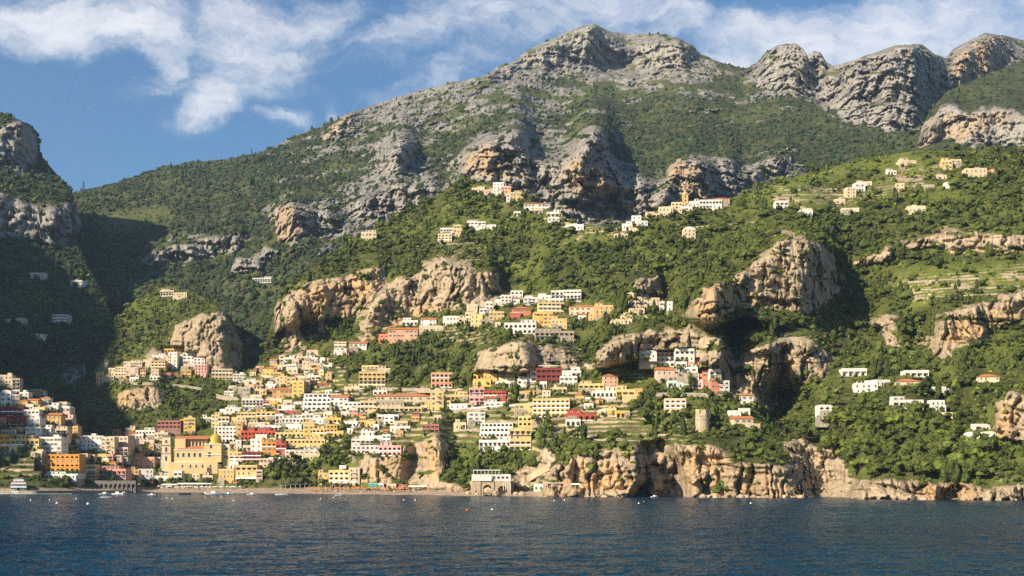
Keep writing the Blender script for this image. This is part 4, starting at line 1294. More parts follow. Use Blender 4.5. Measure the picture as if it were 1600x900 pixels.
# ------------------------------------------------------------------ what singles each house out
NUM = ['', 'first', 'second', 'third', 'fourth', 'fifth', 'sixth', 'seventh', 'eighth', 'ninth', 'tenth', 'eleventh', 'twelfth', 'thirteenth', 'fourteenth', 'fifteenth', 'sixteenth']
CN = dict(white='white', cream='cream', yellow='pale yellow', gold='golden yellow', ochre='ochre', orange='orange', red='red', coral='coral red', maroon='dark red', pink='pink', rose='rose pink', salmon='salmon pink', pinkish='pale pinkish', dustyred='dusty red', stone='grey stone', green='teal green', glass='glass-fronted')
ST = {1: 'one-storey', 2: 'two-storey', 3: 'three-storey', 4: 'four-storey', 5: 'five-storey', 6: 'six-storey', 7: 'seven-storey', 8: 'eight-storey', 9: 'nine-storey'}
KN = dict(b='flat-roofed house', a='arcaded house', l='house with open loggias', g='house with tiled gable', h='house with tiled hip roof', v='house with vaulted roof', t='hotel of stepped terraces', w='low roadside block')
def describe():
    by = {}
    for h in H:
        h['desc1'] = CN[h['col']] + ' ' + KN[h['kind']]
        h['desc2'] = CN[h['col']] + ' ' + ST[h['st']] + ' ' + KN[h['kind']]
        by.setdefault(h['clus'], []).append(h)
    for clus, hs in by.items():
        for h in hs:
            same = sorted([q for q in hs if q['desc1'] == h['desc1']], key=lambda q: q['x0'] + q['x1'])
            i, n = same.index(h) + 1, len(same)
            if clus == 'the beach front' and h['w'] < 10 and h['h'] < 5: pass
            base = h['desc1'] if n > 1 or len((h['desc2'] + clus).split()) > 14 else h['desc2']
            if n == 1: lab = base + ' in ' + clus
            elif i == 1: lab = 'leftmost ' + base + ' in ' + clus
            elif i == n: lab = 'rightmost ' + base + ' in ' + clus
            elif i <= n // 2 + 1: lab = base + ', ' + NUM[i] + ' from left in ' + clus
            else: lab = base + ', ' + NUM[n + 1 - i] + ' from right in ' + clus
            h['label'] = lab
            if h['obj'] is not None: tag(h['obj'], lab, 'house', 'houses of ' + clus)
describe()
# ================================================================== LANDMARKS, WALLS, BOATS, BEACH, TREES
def dA(px, py): return float(A.sample(px, py)[0])
def win(parent, x, y, z, w, h, style=0, rz=0.0): return put(window_mesh(w, h, style), 'window', parent, (x, y, z), rz)

def church():
    D = CH_D; k = D / FPX; root = empty('church', at(300, 742, D)); X = lambda p: (p - 300) * k; Z = lambda p: (742 - p) * k
    yel, crm = WALL['church'], WALL['cream']
    wb = bmesh.new()
    box(wb, X(263), X(340), 0, 10, -6, Z(722)); box(wb, X(271), X(340), 2.5, 16, Z(722) + .002, Z(702))
    box(wb, X(288), X(321), 8, 22, Z(702) + .003, Z(686)); box(wb, X(271), X(287.5), 4, 20, Z(702) + .003, Z(685))
    box(wb, X(318), X(345), 1.6, 21, Z(722) + .003, Z(693)); box(wb, X(345.1), X(358), 5, 20, -6, Z(697))
    for i in range(6): box(wb, X(289 + i * 5.6), X(290.6 + i * 5.6), 6.8, 7.998, Z(700), Z(687))     # buttresses of the upper wall
    bm_obj('wall', wb, yel, root)
    rb = bmesh.new(); v = [(X(276), 2.2, Z(702) + .3), (X(319), 2.2, Z(702) + .3), (X(319), 8.2, Z(696)), (X(276), 8.2, Z(696))]
    a = [rb.verts.new(p) for p in v]; b = [rb.verts.new((p[0], p[1], p[2] - .35)) for p in v]; rb.faces.new(a); rb.faces.new(b[::-1])
    for i in range(4): rb.faces.new((a[i], b[i], b[(i + 1) % 4], a[(i + 1) % 4]))
    bm_obj('aisle_roof', rb, M_roof, root)
    rb = bmesh.new(); tile_roof(rb, X(270), X(322), 5, 23, Z(686) + .3, 2.6, False, .4); bm_obj('nave_roof', rb, M_roof, root)
    cb = bmesh.new()
    for zz, xa, xb, yy in ((722, 270, 341, 2.3), (703, 270, 319, 2.3), (694, 317.5, 345.5, 1.4), (710, 317.5, 345.5, 1.4)): box(cb, X(xa), X(xb), yy - .35, yy - .005, Z(zz) - .25, Z(zz) + .3)
    bm_obj('cornice', cb, M_trim, root)
    db = bmesh.new(); R = 10.2 * k; c = (X(331.5), 10.5)
    lathe(db, [(R * 1.02, Z(694)), (R * 1.02, Z(691.5))] + [(R * math.cos(u), Z(691.5) + R * 1.42 * math.sin(u)) for u in np.linspace(0, 1.45, 12)], 28, c)
    for i in range(8):
        an = math.pi * 2 * i / 8 + .2
        for u in np.linspace(0, 1.3, 9)[:-1]:
            pass
    dome = bm_obj('dome', db, M_dome, root, True)
    lb = bmesh.new(); zt = Z(691.5) + R * 1.40
    lathe(lb, [(1.1, zt), (1.1, zt + 2.2), (1.35, zt + 2.25), (1.3, zt + 2.5), (.9, zt + 3.1), (.12, zt + 3.7), (.06, zt + 5.0)], 12, c); bm_obj('lantern', lb, yel, dome)
    for i in range(5): win(root, X(276.5 + i * 8.7), 2.5, Z(714), 1.9, 3.2)
    win(root, X(329), 1.6, Z(700.5), 1.9, 3.4); win(root, X(326.5), 1.6, Z(713.5), 2.2, 3.6)
    for x in (285, 297.5, 306.5, 316.5, 328.5): win(root, X(x), 0, Z(731), 1.3, 2.6)
    for i in range(5): win(root, X(292.6 + i * 5.6), 8, Z(695), 1.1, 2.4)
    for x, z in ((344.2 + 4, 716), (351.5, 716), (342.7 + 0, 731)): win(root, X(x + 1), 5 if x > 345 else 0, Z(z), 1.5, 2.3)
    put(door_mesh(4.0, 5.5), 'door', root, (X(327), 0, Z(741)))
    tag(root, 'large pale yellow church with a yellow tiled dome and lantern beside the beach', 'church')
    # campanile
    D2 = D + 3; r2 = empty('bell_tower', at(259.5, 724, D2)); k = D2 / FPX; w = 14.5 * k; z = lambda p: (724 - p) * k
    tb = bmesh.new(); stages = ((724, 709), (709, 696), (696, 682))
    for i, (a, b) in enumerate(stages):
        q = w / 2 - i * .22; box(tb, -q, q, i * .2, w - i * .2, (-6 if i == 0 else z(a) + .002), z(b))
    bm_obj('wall', tb, crm, r2)
    cb = bmesh.new()
    for p in (709, 696, 682): box(cb, -w / 2 - .3, w / 2 + .3, -.35, w + .3, z(p) + .004, z(p) + .5)
    bm_obj('cornice', cb, M_stone, r2)
    for p, hh in ((720, 3.6), (706, 3.6), (692, 2.2)):
        win(r2, 0, .0 if p == 720 else (.2 if p == 706 else .4), z(p), 1.7, hh)
    tag(r2, 'square cream campanile in three stages left of the domed church', 'bell tower')
PAL['church'] = (0.57, 0.44, 0.22); WALL['church'] = plain_mat('plaster_church', PAL['church'], 0.9, 0.08, 0.3)
M_dome = plain_mat('majolica_tiles', (0.46, 0.34, 0.05), 0.45, 0.25, 1.6, 0, 0.4)
church()

def watchtower():
    D = dA(1099, 674) - 1; k = D / FPX; root = empty('watchtower', at(1099, 674, D)); R = 11 * k; H_ = 35 * k
    bm = bmesh.new()
    lathe(bm, [(R * 1.06, -6), (R * 1.06, 0), (R * .98, H_ * .52), (R * 1.03, H_ * .54), (R * 1.03, H_ * .57), (R * .97, H_ * .58), (R * .97, H_ * .80)], 28, (0, R))
    lathe(bm, [(R * .97, H_ * .80), (R * .97, H_), (R * .74, H_), (R * .74, H_ * .80)], 28, (0, R), 0, math.radians(-58), math.radians(238))   # broken-open top storey
    lathe(bm, [(R * .97, H_ * .80), (.01, H_ * .81)], 28, (0, R))
    bm_obj('wall', bm, M_tower, root, False)
    for an, zz in ((-110, .62), (-70, .66), (-130, .30)):
        a = math.radians(an); win(root, R * .985 * math.cos(a), R + R * .985 * math.sin(a), H_ * zz, .8, 1.4, 0, a + math.pi / 2)
    tag(root, 'round ruined stone watchtower with broken open top among gardens', 'watchtower')
M_tower = plain_mat('tower_masonry', (0.44, 0.34, 0.22), 0.95, 0.25, 0.9)
watchtower()

def hamlet_tower():
    D = dA(1071, 319); k = D / FPX; root = empty('bell_tower', at(1071, 320, D)); w = 8.5 * k; z = lambda p: (320 - p) * k
    bm = bmesh.new(); box(bm, -w / 2, w / 2, 0, w, -6, z(304)); bm_obj('wall', bm, WALL['ochre'], root)
    bm = bmesh.new(); box(bm, -w / 2 - .3, w / 2 + .3, -.3, w + .3, z(304) + .002, z(304) + .4); bm_obj('cornice', bm, M_trim, root)
    bm = bmesh.new(); lathe(bm, [(w * .72, z(304) + .41), (w * .45, z(300.5)), (.05, z(296))], 8, (0, w / 2)); bm_obj('spire', bm, WALL['ochre'], root)
    for p in (315, 309): win(root, 0, 0, z(p), 1.2, 2.0)
    tag(root, 'slender ochre bell tower with pointed cap in the ridge hamlet', 'bell tower')
hamlet_tower()

def pavilion():
    D = dA(768, 771) - 6; k = D / FPX; root = empty('sea_pavilion', at(768, 772, D)); X = lambda p: (p - 768) * k; Z = lambda p: (772 - p) * k
    st = bmesh.new(); xs_ = [737.5, 751, 772, 798]
    for i, (ow, oh) in enumerate(((.18, .4), (.62, .72), (.60, .66))):
        pa, pb = X(xs_[i]), X(xs_[i + 1]); arch_panel(st, pa, pb, -3, Z(751.6), .4 + i * .5, 2.4 + i * .5, (pb - pa) * ow, (Z(751.6) + 3) * oh + .8, True, 10)
    box(st, X(737.5), X(798), 5, 10, -5, Z(751.6)); bm_obj('stone_base', st, M_tower, root)
    wb = bmesh.new(); box(wb, X(737), X(768), 0, 10, Z(751.5) + .002, Z(746)); box(wb, X(768), X(798), 1.5, 10, Z(753), Z(741))
    for i in range(7): arch_panel(wb, X(737) + (X(768) - X(737)) * i / 7, X(737) + (X(768) - X(737)) * (i + 1) / 7, Z(746) + .003, Z(741), 0, .3, 1.35, 1.7)
    for i in range(4): box(wb, X(786 + i * 3.6), X(787.1 + i * 3.6), 1.2, 1.9, Z(766), Z(753.2))
    box(wb, X(737), X(768), 3, 10, Z(746) + .004, Z(741) - .003); bm_obj('wall', wb, WALL['white'], root)
    rf = bmesh.new(); box(rf, X(739), X(782), 1, 9.5, Z(735), Z(734)); bm_obj('canopy', rf, M_awn['white'], root)
    for i in range(8):
        p = bmesh.new(); x = X(740 + i * 5.7); box(p, x - .09, x + .09, 1.1, 1.28, Z(741) + .005, Z(735) - .003); bm_obj('post', p, M_trim, root)
    for i in range(4): win(root, X(772 + i * 6.8), 1.5, Z(748), 1.6, 1.4)
    tag(root, 'white arched bathing pavilion standing on stone piers at the water', 'pavilion')
pavilion()
rgb = np.random.default_rng(17)
for px, py, r, lab in ((763, 772, 3.6, 'large boulder under the middle of the sea pavilion'), (774, 773, 2.6, 'boulder right of centre under the sea pavilion'), (746, 773, 2.4, 'boulder under the left corner of the sea pavilion'), (806, 773, 1.6, 'pale boulder on the small beach right of the sea pavilion'), (815, 773.5, 1.9, 'larger pale boulder on the small beach right of the sea pavilion'), (731, 772, 1.7, 'small boulder left of the sea pavilion')):
    v, f = ICO2; vv = v * (1 + rgb.normal(size=(len(v), 1)) * .13) * [r, r * .8, r * .85]; D = dA(px, py) - 7 if 740 < px < 800 else dA(px, py) - 1
    o = link('boulder', np_mesh('boulder', vv, f, [M_tower], False)); o.location = at(px, py, D) + np.array([0, 0, r * .3]); tag(o, lab, 'boulder')
for i in range(46):
    px = 860 + 396 * rgb.uniform() ** .8; r = rgb.uniform(.8, 2.4); v, f = ICO1; vv = v * (1 + rgb.normal(size=(len(v), 1)) * .2) * [r * 1.3, r, r * .8]; D = float(interp(SHORE_D, px)) - rgb.uniform(.5, 4)
    if 985 < px < 1075: continue
    o = link('boulder', np_mesh('boulder', vv, f, [M_tower], False)); o.location = ((px - CXP) / FPX * D, D, rgb.uniform(-.2, .7)); tag(o, 'tan boulder at the waterline beneath the right sea cliffs', 'boulder', 'boulders along the foot of the sea cliffs')

def shelter(name, a, b, top, base, mat, label, posts=6, depth=4.0, cat='awning'):
    D = dA(0.5 * (a + b), base) - 1.0; k = D / FPX; c = .5 * (a + b); root = empty(name, at(c, base, D)); X = lambda p: (p - c) * k; Zt = (base - top) * k
    bm = bmesh.new(); v = [(X(a), 0, Zt - .5), (X(b), 0, Zt - .5), (X(b), depth, Zt), (X(a), depth, Zt)]
    u = [bm.verts.new(p) for p in v]; l = [bm.verts.new((p[0], p[1], p[2] - .07)) for p in v]; bm.faces.new(u); bm.faces.new(l[::-1])
    for i in range(4): bm.faces.new((u[i], l[i], l[(i + 1) % 4], u[(i + 1) % 4]))
    box(bm, X(a), X(b), -.05, -.002, Zt - .95, Zt - .5); bm_obj('canopy', bm, mat, root)
    for i in range(posts):
        x = X(a + (b - a) * (i + .1) / (posts - .8)); p = bmesh.new(); box(p, x - .07, x + .07, .1, .24, -1.5, Zt - .58); bm_obj('post', p, M_trim, root)
    tag(root, label, cat)
shelter('restaurant_canopy', 277, 339, 754.5, 762, M_awn['white'], 'long white restaurant canopy on posts below the domed church', 9)
shelter('restaurant_canopy', 268 - 16, 276, 756, 763, M_awn['white'], 'short white cafe canopy at the left end of the beach', 4)
shelter('boat_tent', 184, 216, 756, 764, M_awn['white'], 'grey white boat tent at the corner of the harbour', 4, 6, 'tent')
shelter('beach_canopy', 638, 690, 758.5, 765, M_awn['white'], 'long white beach canopy at the foot of the cliff', 8, 3)
shelter('restaurant_canopy', 508, 560, 755.5, 763, M_rail, 'dark restaurant canopy in front of the yellow seaside villa', 8, 5)
shelter('restaurant_canopy', 438, 492, 755, 763, M_rail, 'dark restaurant canopy beneath the trees behind the beach', 8, 5)
shelter('bathing_pergola', 848, 889, 753, 764, WALL['pinkish'], 'long pink beige bathing pergola on the rocks beneath the cliff', 7, 4, 'pergola')
shelter('sun_canopy', 892, 906, 755, 763, M_awn['white'], 'small white sun canopy at right end of the bathing pergola', 3, 3, 'canopy')

def arcade():
    D = dA(180, 765) - 1; k = D / FPX; root = empty('boathouse_arcade', at(180, 766, D)); w = 64 * k; hh = 15 * k; bm = bmesh.new()
    for i in range(9): arch_panel(bm, -w / 2 + w * i / 9, -w / 2 + w * (i + 1) / 9, -1, hh, 0, .5, w / 9 * .7, hh * .8)
    box(bm, -w / 2, w / 2, 3, 6, -3, hh); box(bm, -w / 2, w / 2, .501, 2.999, hh - .4, hh - .001); bm_obj('wall', bm, M_stoned, root)
    for i in range(9): put(door_mesh(1.6, 2.3), 'door', root, (-w / 2 + w * (i + .5) / 9, 3, -.4))
    tag(root, 'dark stone arcade of boathouses beneath the pink harbour building', 'boathouse')
arcade()

# ---- walls, roads, stairs that follow the ground
def ribbon(name, pts, hgt, thick, mat, label, cat, out=0.5, kerb=None, step=3.0, L=None):
    L = L or A; P = []
    for (x0, y0), (x1, y1) in zip(pts, pts[1:]):
        n = max(1, int(math.hypot(x1 - x0, y1 - y0) / step))
        for i in range(n): P.append((x0 + (x1 - x0) * i / n, y0 + (y1 - y0) * i / n))
    P.append(pts[-1]); P = np.array(P); Dm = L.sample(P[:, 0], P[:, 1] + 1.0)
    if len(Dm) > 4:
        kk = np.ones(5) / 5; Dm = np.convolve(np.pad(Dm, 2, mode='edge'), kk, mode='valid')
    Dm = Dm - out
    T = np.stack([(P[:, 0] - CXP) / FPX * Dm, Dm, CAMH + (HYP - P[:, 1]) / FPX * Dm], -1)
    c0 = T[len(T) // 2].copy(); root = empty(name, c0); T = T - c0
    def strip(nm, y0, y1, z0, z1, m):
        bm = bmesh.new(); prev = None
        for p in T:
            r = [bm.verts.new((p[0], p[1] + y, p[2] + z)) for y, z in ((y0, z0), (y1, z0), (y1, z1), (y0, z1))]
            if prev:
                for i in range(4): bm.faces.new((prev[i], prev[(i + 1) % 4], r[(i + 1) % 4], r[i]))
            else: bm.faces.new(r)
            prev = r
        bm.faces.new(prev[::-1]); return bm_obj(nm, bm, m, root)
    strip('wall', 0, thick, -hgt, 0, mat)
    if kerb: strip('parapet', -.02, .35, .002, .75, kerb)
    tag(root, label, cat, 'terrace and retaining walls' if cat == 'wall' else None)
ribbon('retaining_wall', [(0, 705), (30, 706), (56, 709)], 20, 3, M_stoned, 'dark buttressed retaining wall beneath the orange striped houses', 'wall', 2.0)
ribbon('quay', [(-60, 766.5), (0, 766.5), (60, 766.8), (130, 766.2), (180, 766), (216, 766.4)], 7, 9, M_stone, 'low stone quay along the harbour at far left', 'quay', 5.5)
ribbon('road_viaduct', [(196, 598.5), (230, 598.5), (262, 600), (290, 603), (315, 606.5)], 2.0, 4, M_stone, 'pale curving road viaduct below the village on the left spur', 'viaduct', 7, M_stone, L=Fs)
ribbon('retaining_wall', [(338, 617), (352, 620), (374, 622), (392, 620)], 3, 3, M_stone, 'road wall on the shaded side of the high left cluster', 'wall', 2, M_stone)
ribbon('retaining_wall', [(420, 716.5), (450, 716), (500, 716)], 5, 3, M_stone, 'long pale retaining wall above the dark beach grove', 'wall', 1.5, M_trim)
ribbon('road_wall', [(604, 607), (640, 608), (680, 607.5), (696, 608)], 3, 5, M_stone, 'grey road wall right of the tall yellow palace', 'wall', 3, M_stone)
ribbon('road_wall', [(700, 640), (740, 638), (790, 634), (832, 634)], 3, 4, M_stone, 'long road wall below the red and white houses', 'wall', 2, M_trim)
ribbon('retaining_wall', [(793, 622), (826, 624)], 5, 3, M_stone, 'tan stone retaining wall right of the red and white house', 'wall', 2)
ribbon('retaining_wall', [(712, 670), (750, 671)], 6, 3, M_stone, 'tan stone wall beneath the small white arched villa', 'wall', 2)
ribbon('viaduct_wall', [(896, 624), (930, 622), (962, 622)], 5, 4, M_stone, 'stone road viaduct above the small golden house', 'viaduct', 3, M_trim)
ribbon('road_wall', [(1000, 616), (1040, 615), (1090, 615.5), (1120, 617), (1150, 620)], 2.5, 5, M_stone, 'road wall curving beneath the houses under the grey cliff', 'wall', 3, M_stone)
for i, (a, b, y, lab) in enumerate(((836, 905, 541, 'uppermost'), (832, 908, 550, 'second'), (838, 912, 559, 'third'), (842, 910, 568, 'lowest'))):
    ribbon('terrace_wall', [(a, y + 1), (.5 * (a + b), y), (b, y + 1)], 2.4, 1.5, M_stoned, lab + ' grey terrace wall in the hollow below the ochre house', 'wall', 1.5)
ribbon('terrace_wall', [(885, 668), (930, 686), (1000, 688)], 3, 2, M_stone, 'pale garden wall along the top of the sea cliff', 'wall', 1.5)
ribbon('terrace_wall', [(1160, 708), (1192, 708)], 5, 3, M_stone, 'blocky stone wall on the cliff edge right of the watchtower', 'wall', 1.5)
ribbon('terrace_wall', [(1040, 655), (1086, 655)], 2, 1.5, M_stone, 'low garden wall left of the round watchtower', 'wall', 1.5)
for i, (a, ya, b, yb, lab) in enumerate(((1410, 440, 1530, 433, 'upper'), (1420, 452, 1590, 447, 'middle'), (1430, 465, 1560, 458, 'lower'))):
    ribbon('terrace_wall', [(a, ya), (b, yb)], 1.6, 1.5, M_stone, lab + ' tan terrace wall on the green slope at right', 'wall', 1.2)
for a, ya, b, yb, lab in ((1225, 296, 1310, 294, 'upper tan field terrace behind the ridge hamlet'), (1215, 304, 1320, 303, 'middle tan field terrace behind the ridge hamlet'), (1222, 312, 1318, 311, 'lower tan field terrace behind the ridge hamlet'), (1290, 325, 1480, 262, 'pale road wall climbing the high slope at right'), (1085, 354, 1180, 346, 'pale track wall on the slope right of the vaulted house'), (850, 340, 905, 352, 'pale wall at the end of the ridge village'), (640, 385, 740, 378, 'pale track wall on the slope left of the ridge village')):
    ribbon('terrace_wall', [(a, ya), (b, yb)], 2.0, 1.5, M_stone, lab, 'wall', 1.2)
def stairs(pts, label):
    root = None; T = []
    for (x0, y0), (x1, y1) in zip(pts, pts[1:]):
        n = int(max(4, math.hypot(x1 - x0, y1 - y0) / .9))
        for i in range(n): T.append((x0 + (x1 - x0) * i / n, y0 + (y1 - y0) * i / n))
    T = np.array(T); Dm = A.sample(T[:, 0], T[:, 1] + 1); Dm = np.convolve(np.pad(Dm, 4, mode='edge'), np.ones(9) / 9, mode='valid') - 1.5
    W_ = np.stack([(T[:, 0] - CXP) / FPX * Dm, Dm, CAMH + (HYP - T[:, 1]) / FPX * Dm], -1); c = W_[0].copy(); root = empty('stairway', c); W_ = W_ - c
    bm = bmesh.new(); bp = bmesh.new()
    for p, q in zip(W_, W_[1:]):
        xa, xb = sorted((p[0], q[0])); xb = max(xb, xa + .25); y = p[1]; z = max(p[2], q[2])
        box(bm, xa, xb, y, y + 2.2, z - 3.5, z); box(bp, xa, xb, y - .3, y - .003, z - 3.5, z + .9)
    bm_obj('steps', bm, M_stone, root); bm_obj('parapet', bp, WALL['cream'], root); tag(root, label, 'stairs')
stairs([(832, 700), (848, 706), (868, 721), (845, 733), (822, 747), (806, 755)], 'zigzag stairway climbing from the small beach beside the sea pavilion')

# ---- boats
def hull(bm, L_, B, Hh, mi=0, n=12):
    """a boat hull, bow towards +x"""
    rows = []
    for i in range(n + 1):
        u = i / n; x = -L_ / 2 + L_ * u; b = B / 2 * (1 - max(0, (u - .45) / .55) ** 2.2) * (.86 + .14 * min(1, u * 4)); sh = Hh * (1 + .35 * u * u)
        rows.append([bm.verts.new(p) for p in ((x, -b, sh), (x, -b * .82, sh * .35), (x, 0, -.35 * Hh * (1 - u * .6)), (x, b * .82, sh * .35), (x, b, sh))])
    for r, s in zip(rows, rows[1:]):
        for j in range(4): bm.faces.new((r[j], s[j], s[j + 1], r[j + 1])).material_index = mi
        f = bm.faces.new((r[0], r[4], s[4], s[0])); f.material_index = mi
    bm.faces.new(rows[0])
M_hull = plain_mat('white_hull', (0.78, 0.78, 0.76), 0.35, 0.05, 1, 0, 0.5); M_hullb = plain_mat('blue_hull', (0.10, 0.28, 0.36), 0.4, 0.08); M_hulld = plain_mat('dark_hull', (0.05, 0.04, 0.04), 0.5, 0.1); M_redp = plain_mat('life_raft_orange', (0.62, 0.10, 0.04), 0.6, 0.1)
def waterD(py): return CAMH * FPX / (py - HYP)
def motorboat(px, py, L_, rz, hm, label, name='motor_boat', cabin=True, D=None):
    D = D or waterD(py); root = empty(name, (((px - CXP) / FPX * D), D, 0.0), rz)
    bm = bmesh.new(); hull(bm, L_, L_ * .36, L_ * .13); bm_obj('hull', bm, hm, root)
    z = L_ * .13
    c = bmesh.new()
    if cabin:
        box(c, -L_ * .12, L_ * .16, -L_ * .12, L_ * .12, z * 1.05, z * 1.05 + L_ * .13); bm_obj('cabin', c, M_trim, root)
        g = bmesh.new(); box(g, L_ * .161, L_ * .20, -L_ * .11, L_ * .11, z * 1.1, z * 1.05 + L_ * .11); bm_obj('windscreen', g, M_dark, root)
    else:
        for x in (-.2, .05): box(c, L_ * x, L_ * x + .25, -L_ * .13, L_ * .13, z * 1.02, z * 1.12)
        bm_obj('thwart', c, M_wood, root)
    m = bmesh.new(); box(m, -L_ * .53, -L_ * .505, -.2, .2, -.1, z * 1.5); bm_obj('outboard_motor', m, M_hulld, root)
    tag(root, label, 'boat', 'small boats off the beach')
BO = [(163, 773.0, 7, .2, M_hull, 'white cabin motorboat moored left of the beach'), (184, 773.2, 8, -.3, M_hull, 'white motorboat moored right beside the leftmost cabin boat'), (166, 778, 6, .1, M_hull, 'white open boat lying nearest the viewer off the harbour'), (193, 771.5, 5.5, .5, M_hull, 'short white boat against the left end of the beach'),
      (237, 774, 5, .0, M_hull, 'small white tender floating left of the dark boat'), (288, 772.6, 8.5, 2.9, M_hulld, 'dark wooden boat drawn up before the domed church'), (321, 772.4, 6, 3.0, M_hulld, 'small dark boat right of the larger dark boat'), (333, 773.4, 10, .1, M_hull, 'long white motorboat before the yellow church building'),
      (346, 773.0, 6, .4, M_hull, 'white boat in the cluster right of the long motorboat'), (357, 773.0, 6, -.4, M_hullb, 'blue boat at right end of the boat cluster'), (393, 773.6, 6, .1, M_hull, 'white boat alone off the hedge at mid beach'), (440, 774.2, 8, .05, M_hull, 'white motorboat off the dark grove of trees'), (1023, 777.2, 5, .6, M_hull, 'pale little boat beside the sea cave')]
for i, (px, py, l, rz, hm, lab) in enumerate(BO): motorboat(px, py, l, rz, hm, lab, 'motor_boat', i % 3 != 2, waterD(py) - (4 if px < 1000 else 3))
def sailboat():
    D = waterD(775.5); root = empty('sailing_boat', ((532 - CXP) / FPX * D, D, 0), .3); bm = bmesh.new(); hull(bm, 6.5, 2.2, .8); bm_obj('hull', bm, M_hull, root)
    m = bmesh.new(); lathe(m, [(.07, .8), (.04, 8.0)], 6); bm_obj('mast', m, M_trim, root); b = bmesh.new(); box(b, -2.4, 0, -.05, .05, 1.5, 1.6); bm_obj('boom', b, M_trim, root)
    tag(root, 'small white sailing boat with bare mast off the yellow villa', 'sailboat')
sailboat()
def ferry():
    D = waterD(770.8) - 25; k = D / FPX; root = empty('ferry', ((30 - CXP) / FPX * D, D, 0), math.radians(110)); W_, Lf = 24 * k, 26.0
    bm = bmesh.new(); hull(bm, Lf, W_, 2.2); bm_obj('hull', bm, M_hull, root)
    z = 2.2; lv = []
    for i, (wv, hh, x0, x1) in enumerate(((.94, 2.5, -.40, .30), (.88, 2.4, -.36, .24), (.62, 2.0, -.20, .16))):
        bm = bmesh.new(); box(bm, Lf * x0, Lf * x1, -W_ * wv / 2, W_ * wv / 2, z + .35, z + hh - .3); o = bm_obj('deck_cabin', bm, M_hull, root)
        sl_ = bmesh.new(); box(sl_, Lf * (x0 - .05), Lf * (x1 + .03), -W_ * (wv + .05) / 2, W_ * (wv + .05) / 2, z + hh - .28, z + hh); box(sl_, Lf * (x0 - .05), Lf * (x0 - .045), -W_ * wv / 2, W_ * wv / 2, z + hh + .001, z + hh + .9); bm_obj('deck', sl_, M_hull, root)
        g = bmesh.new()
        for s in range(6):
            y = -W_ * wv / 2 + W_ * wv * (s + .15) / 6
            box(g, Lf * x0 - .05, Lf * x0 - .004, y, y + W_ * wv / 6 * .7, z + .9, z + 1.8)
        for s in range(8):
            xx = Lf * x0 + Lf * (x1 - x0) * (s + .15) / 8
            for sg in (-1, 1):
                ya, yb = (W_ * wv / 2 + .004, W_ * wv / 2 + .05) if sg > 0 else (-W_ * wv / 2 - .05, -W_ * wv / 2 - .004)
                box(g, xx, xx + Lf * (x1 - x0) / 8 * .7, ya, yb, z + .9, z + 1.8)
        bm_obj('window_band', g, M_dark, root); z += hh
    d = bmesh.new(); box(d, -Lf * .40 - .09, -Lf * .40 - .055, -.9, .9, 2.5, 4.5); bm_obj('door', d, M_dark, root)
    for y in (-2.2, 0, 2.2): c = bmesh.new(); lathe(c, [(.01, z - 1.3), (.55, z - 1.2), (.55, z - .4), (.01, z - .3)], 10, (-Lf * .28, y)); bm_obj('life_raft', c, M_redp, root)
    for y in (-1.5, 1.5): m = bmesh.new(); lathe(m, [(.12, z), (.06, z + 1.6)], 8, (-Lf * .1, y)); bm_obj('mast', m, M_hull, root)
    r = bmesh.new(); box(r, -Lf * .12, -Lf * .08, -2.2, 2.2, z + 1.0, z + 1.2); bm_obj('radar_bar', r, M_hull, root)
    tag(root, 'white three-deck ferry seen from astern leaving the harbour quay', 'ferry')
    # churned water behind it
    n = 60; V, Fc = [], []
    for i in range(n + 1):
        u = i / n; xx = -50 + 95 * u; e = 1.0 * math.sin(math.pi * min(1, u * 1.02)) * (.7 + .5 * math.sin(9 * u) * math.sin(23 * u))
        for y in (-1, -.3, .3, 1): V.append((xx, y * max(.15, abs(e)) * 6.0, .32 + .12 * (1 - y * y)))
    for i in range(n):
        for j in range(3): Fc.append((i * 4 + j, i * 4 + j + 1, i * 4 + j + 5, i * 4 + j + 4))
    V = np.array(V); V[:, 0] += (30 - CXP) / FPX * D; V[:, 1] += D - 22
    me = np_mesh('wash', V, Fc, [M_foam]); o = link('wash', me); o['kind'] = 'stuff'
M_foam = plain_mat('foam', (0.62, 0.74, 0.74), 0.8, 0.15, 0.4)
ferry()
def launch():
    D = waterD(770.5) - 8; k = D / FPX; root = empty('harbour_launch', ((80 - CXP) / FPX * D, D, 0), 1.2)
    bm = bmesh.new(); hull(bm, 9, 4.4, 1.3); bm_obj('hull', bm, M_hullb, root); c = bmesh.new(); box(c, -2.8, 1.8, -1.6, 1.6, 1.35, 3.4); bm_obj('cabin', c, WALL['glass'], root)
    r = bmesh.new(); box(r, -3.4, 2.2, -2.1, 2.1, 3.401, 3.65); bm_obj('roof', r, M_hull, root); g = bmesh.new(); box(g, -2.86, -2.804, -1.3, 1.3, 2.0, 3.0); box(g, 1.804, 1.86, -1.3, 1.3, 2.0, 3.0); bm_obj('window_band', g, M_dark, root)
    m = bmesh.new(); lathe(m, [(.06, 3.65), (.03, 5.6)], 6); bm_obj('mast', m, M_trim, root); tag(root, 'pale blue launch with white roof tied at the quay', 'boat')
launch()
BU = [(48, 782), (77.5, 782), (89, 787.5), (119, 780), (137.5, 788), (261, 779), (269, 780), (321, 778.5), (346, 777.5), (365, 783), (501, 780), (521, 778.5), (631, 782), (649, 782), (769, 797), (866, 783), (882, 782), (998, 787), (1173, 787)]
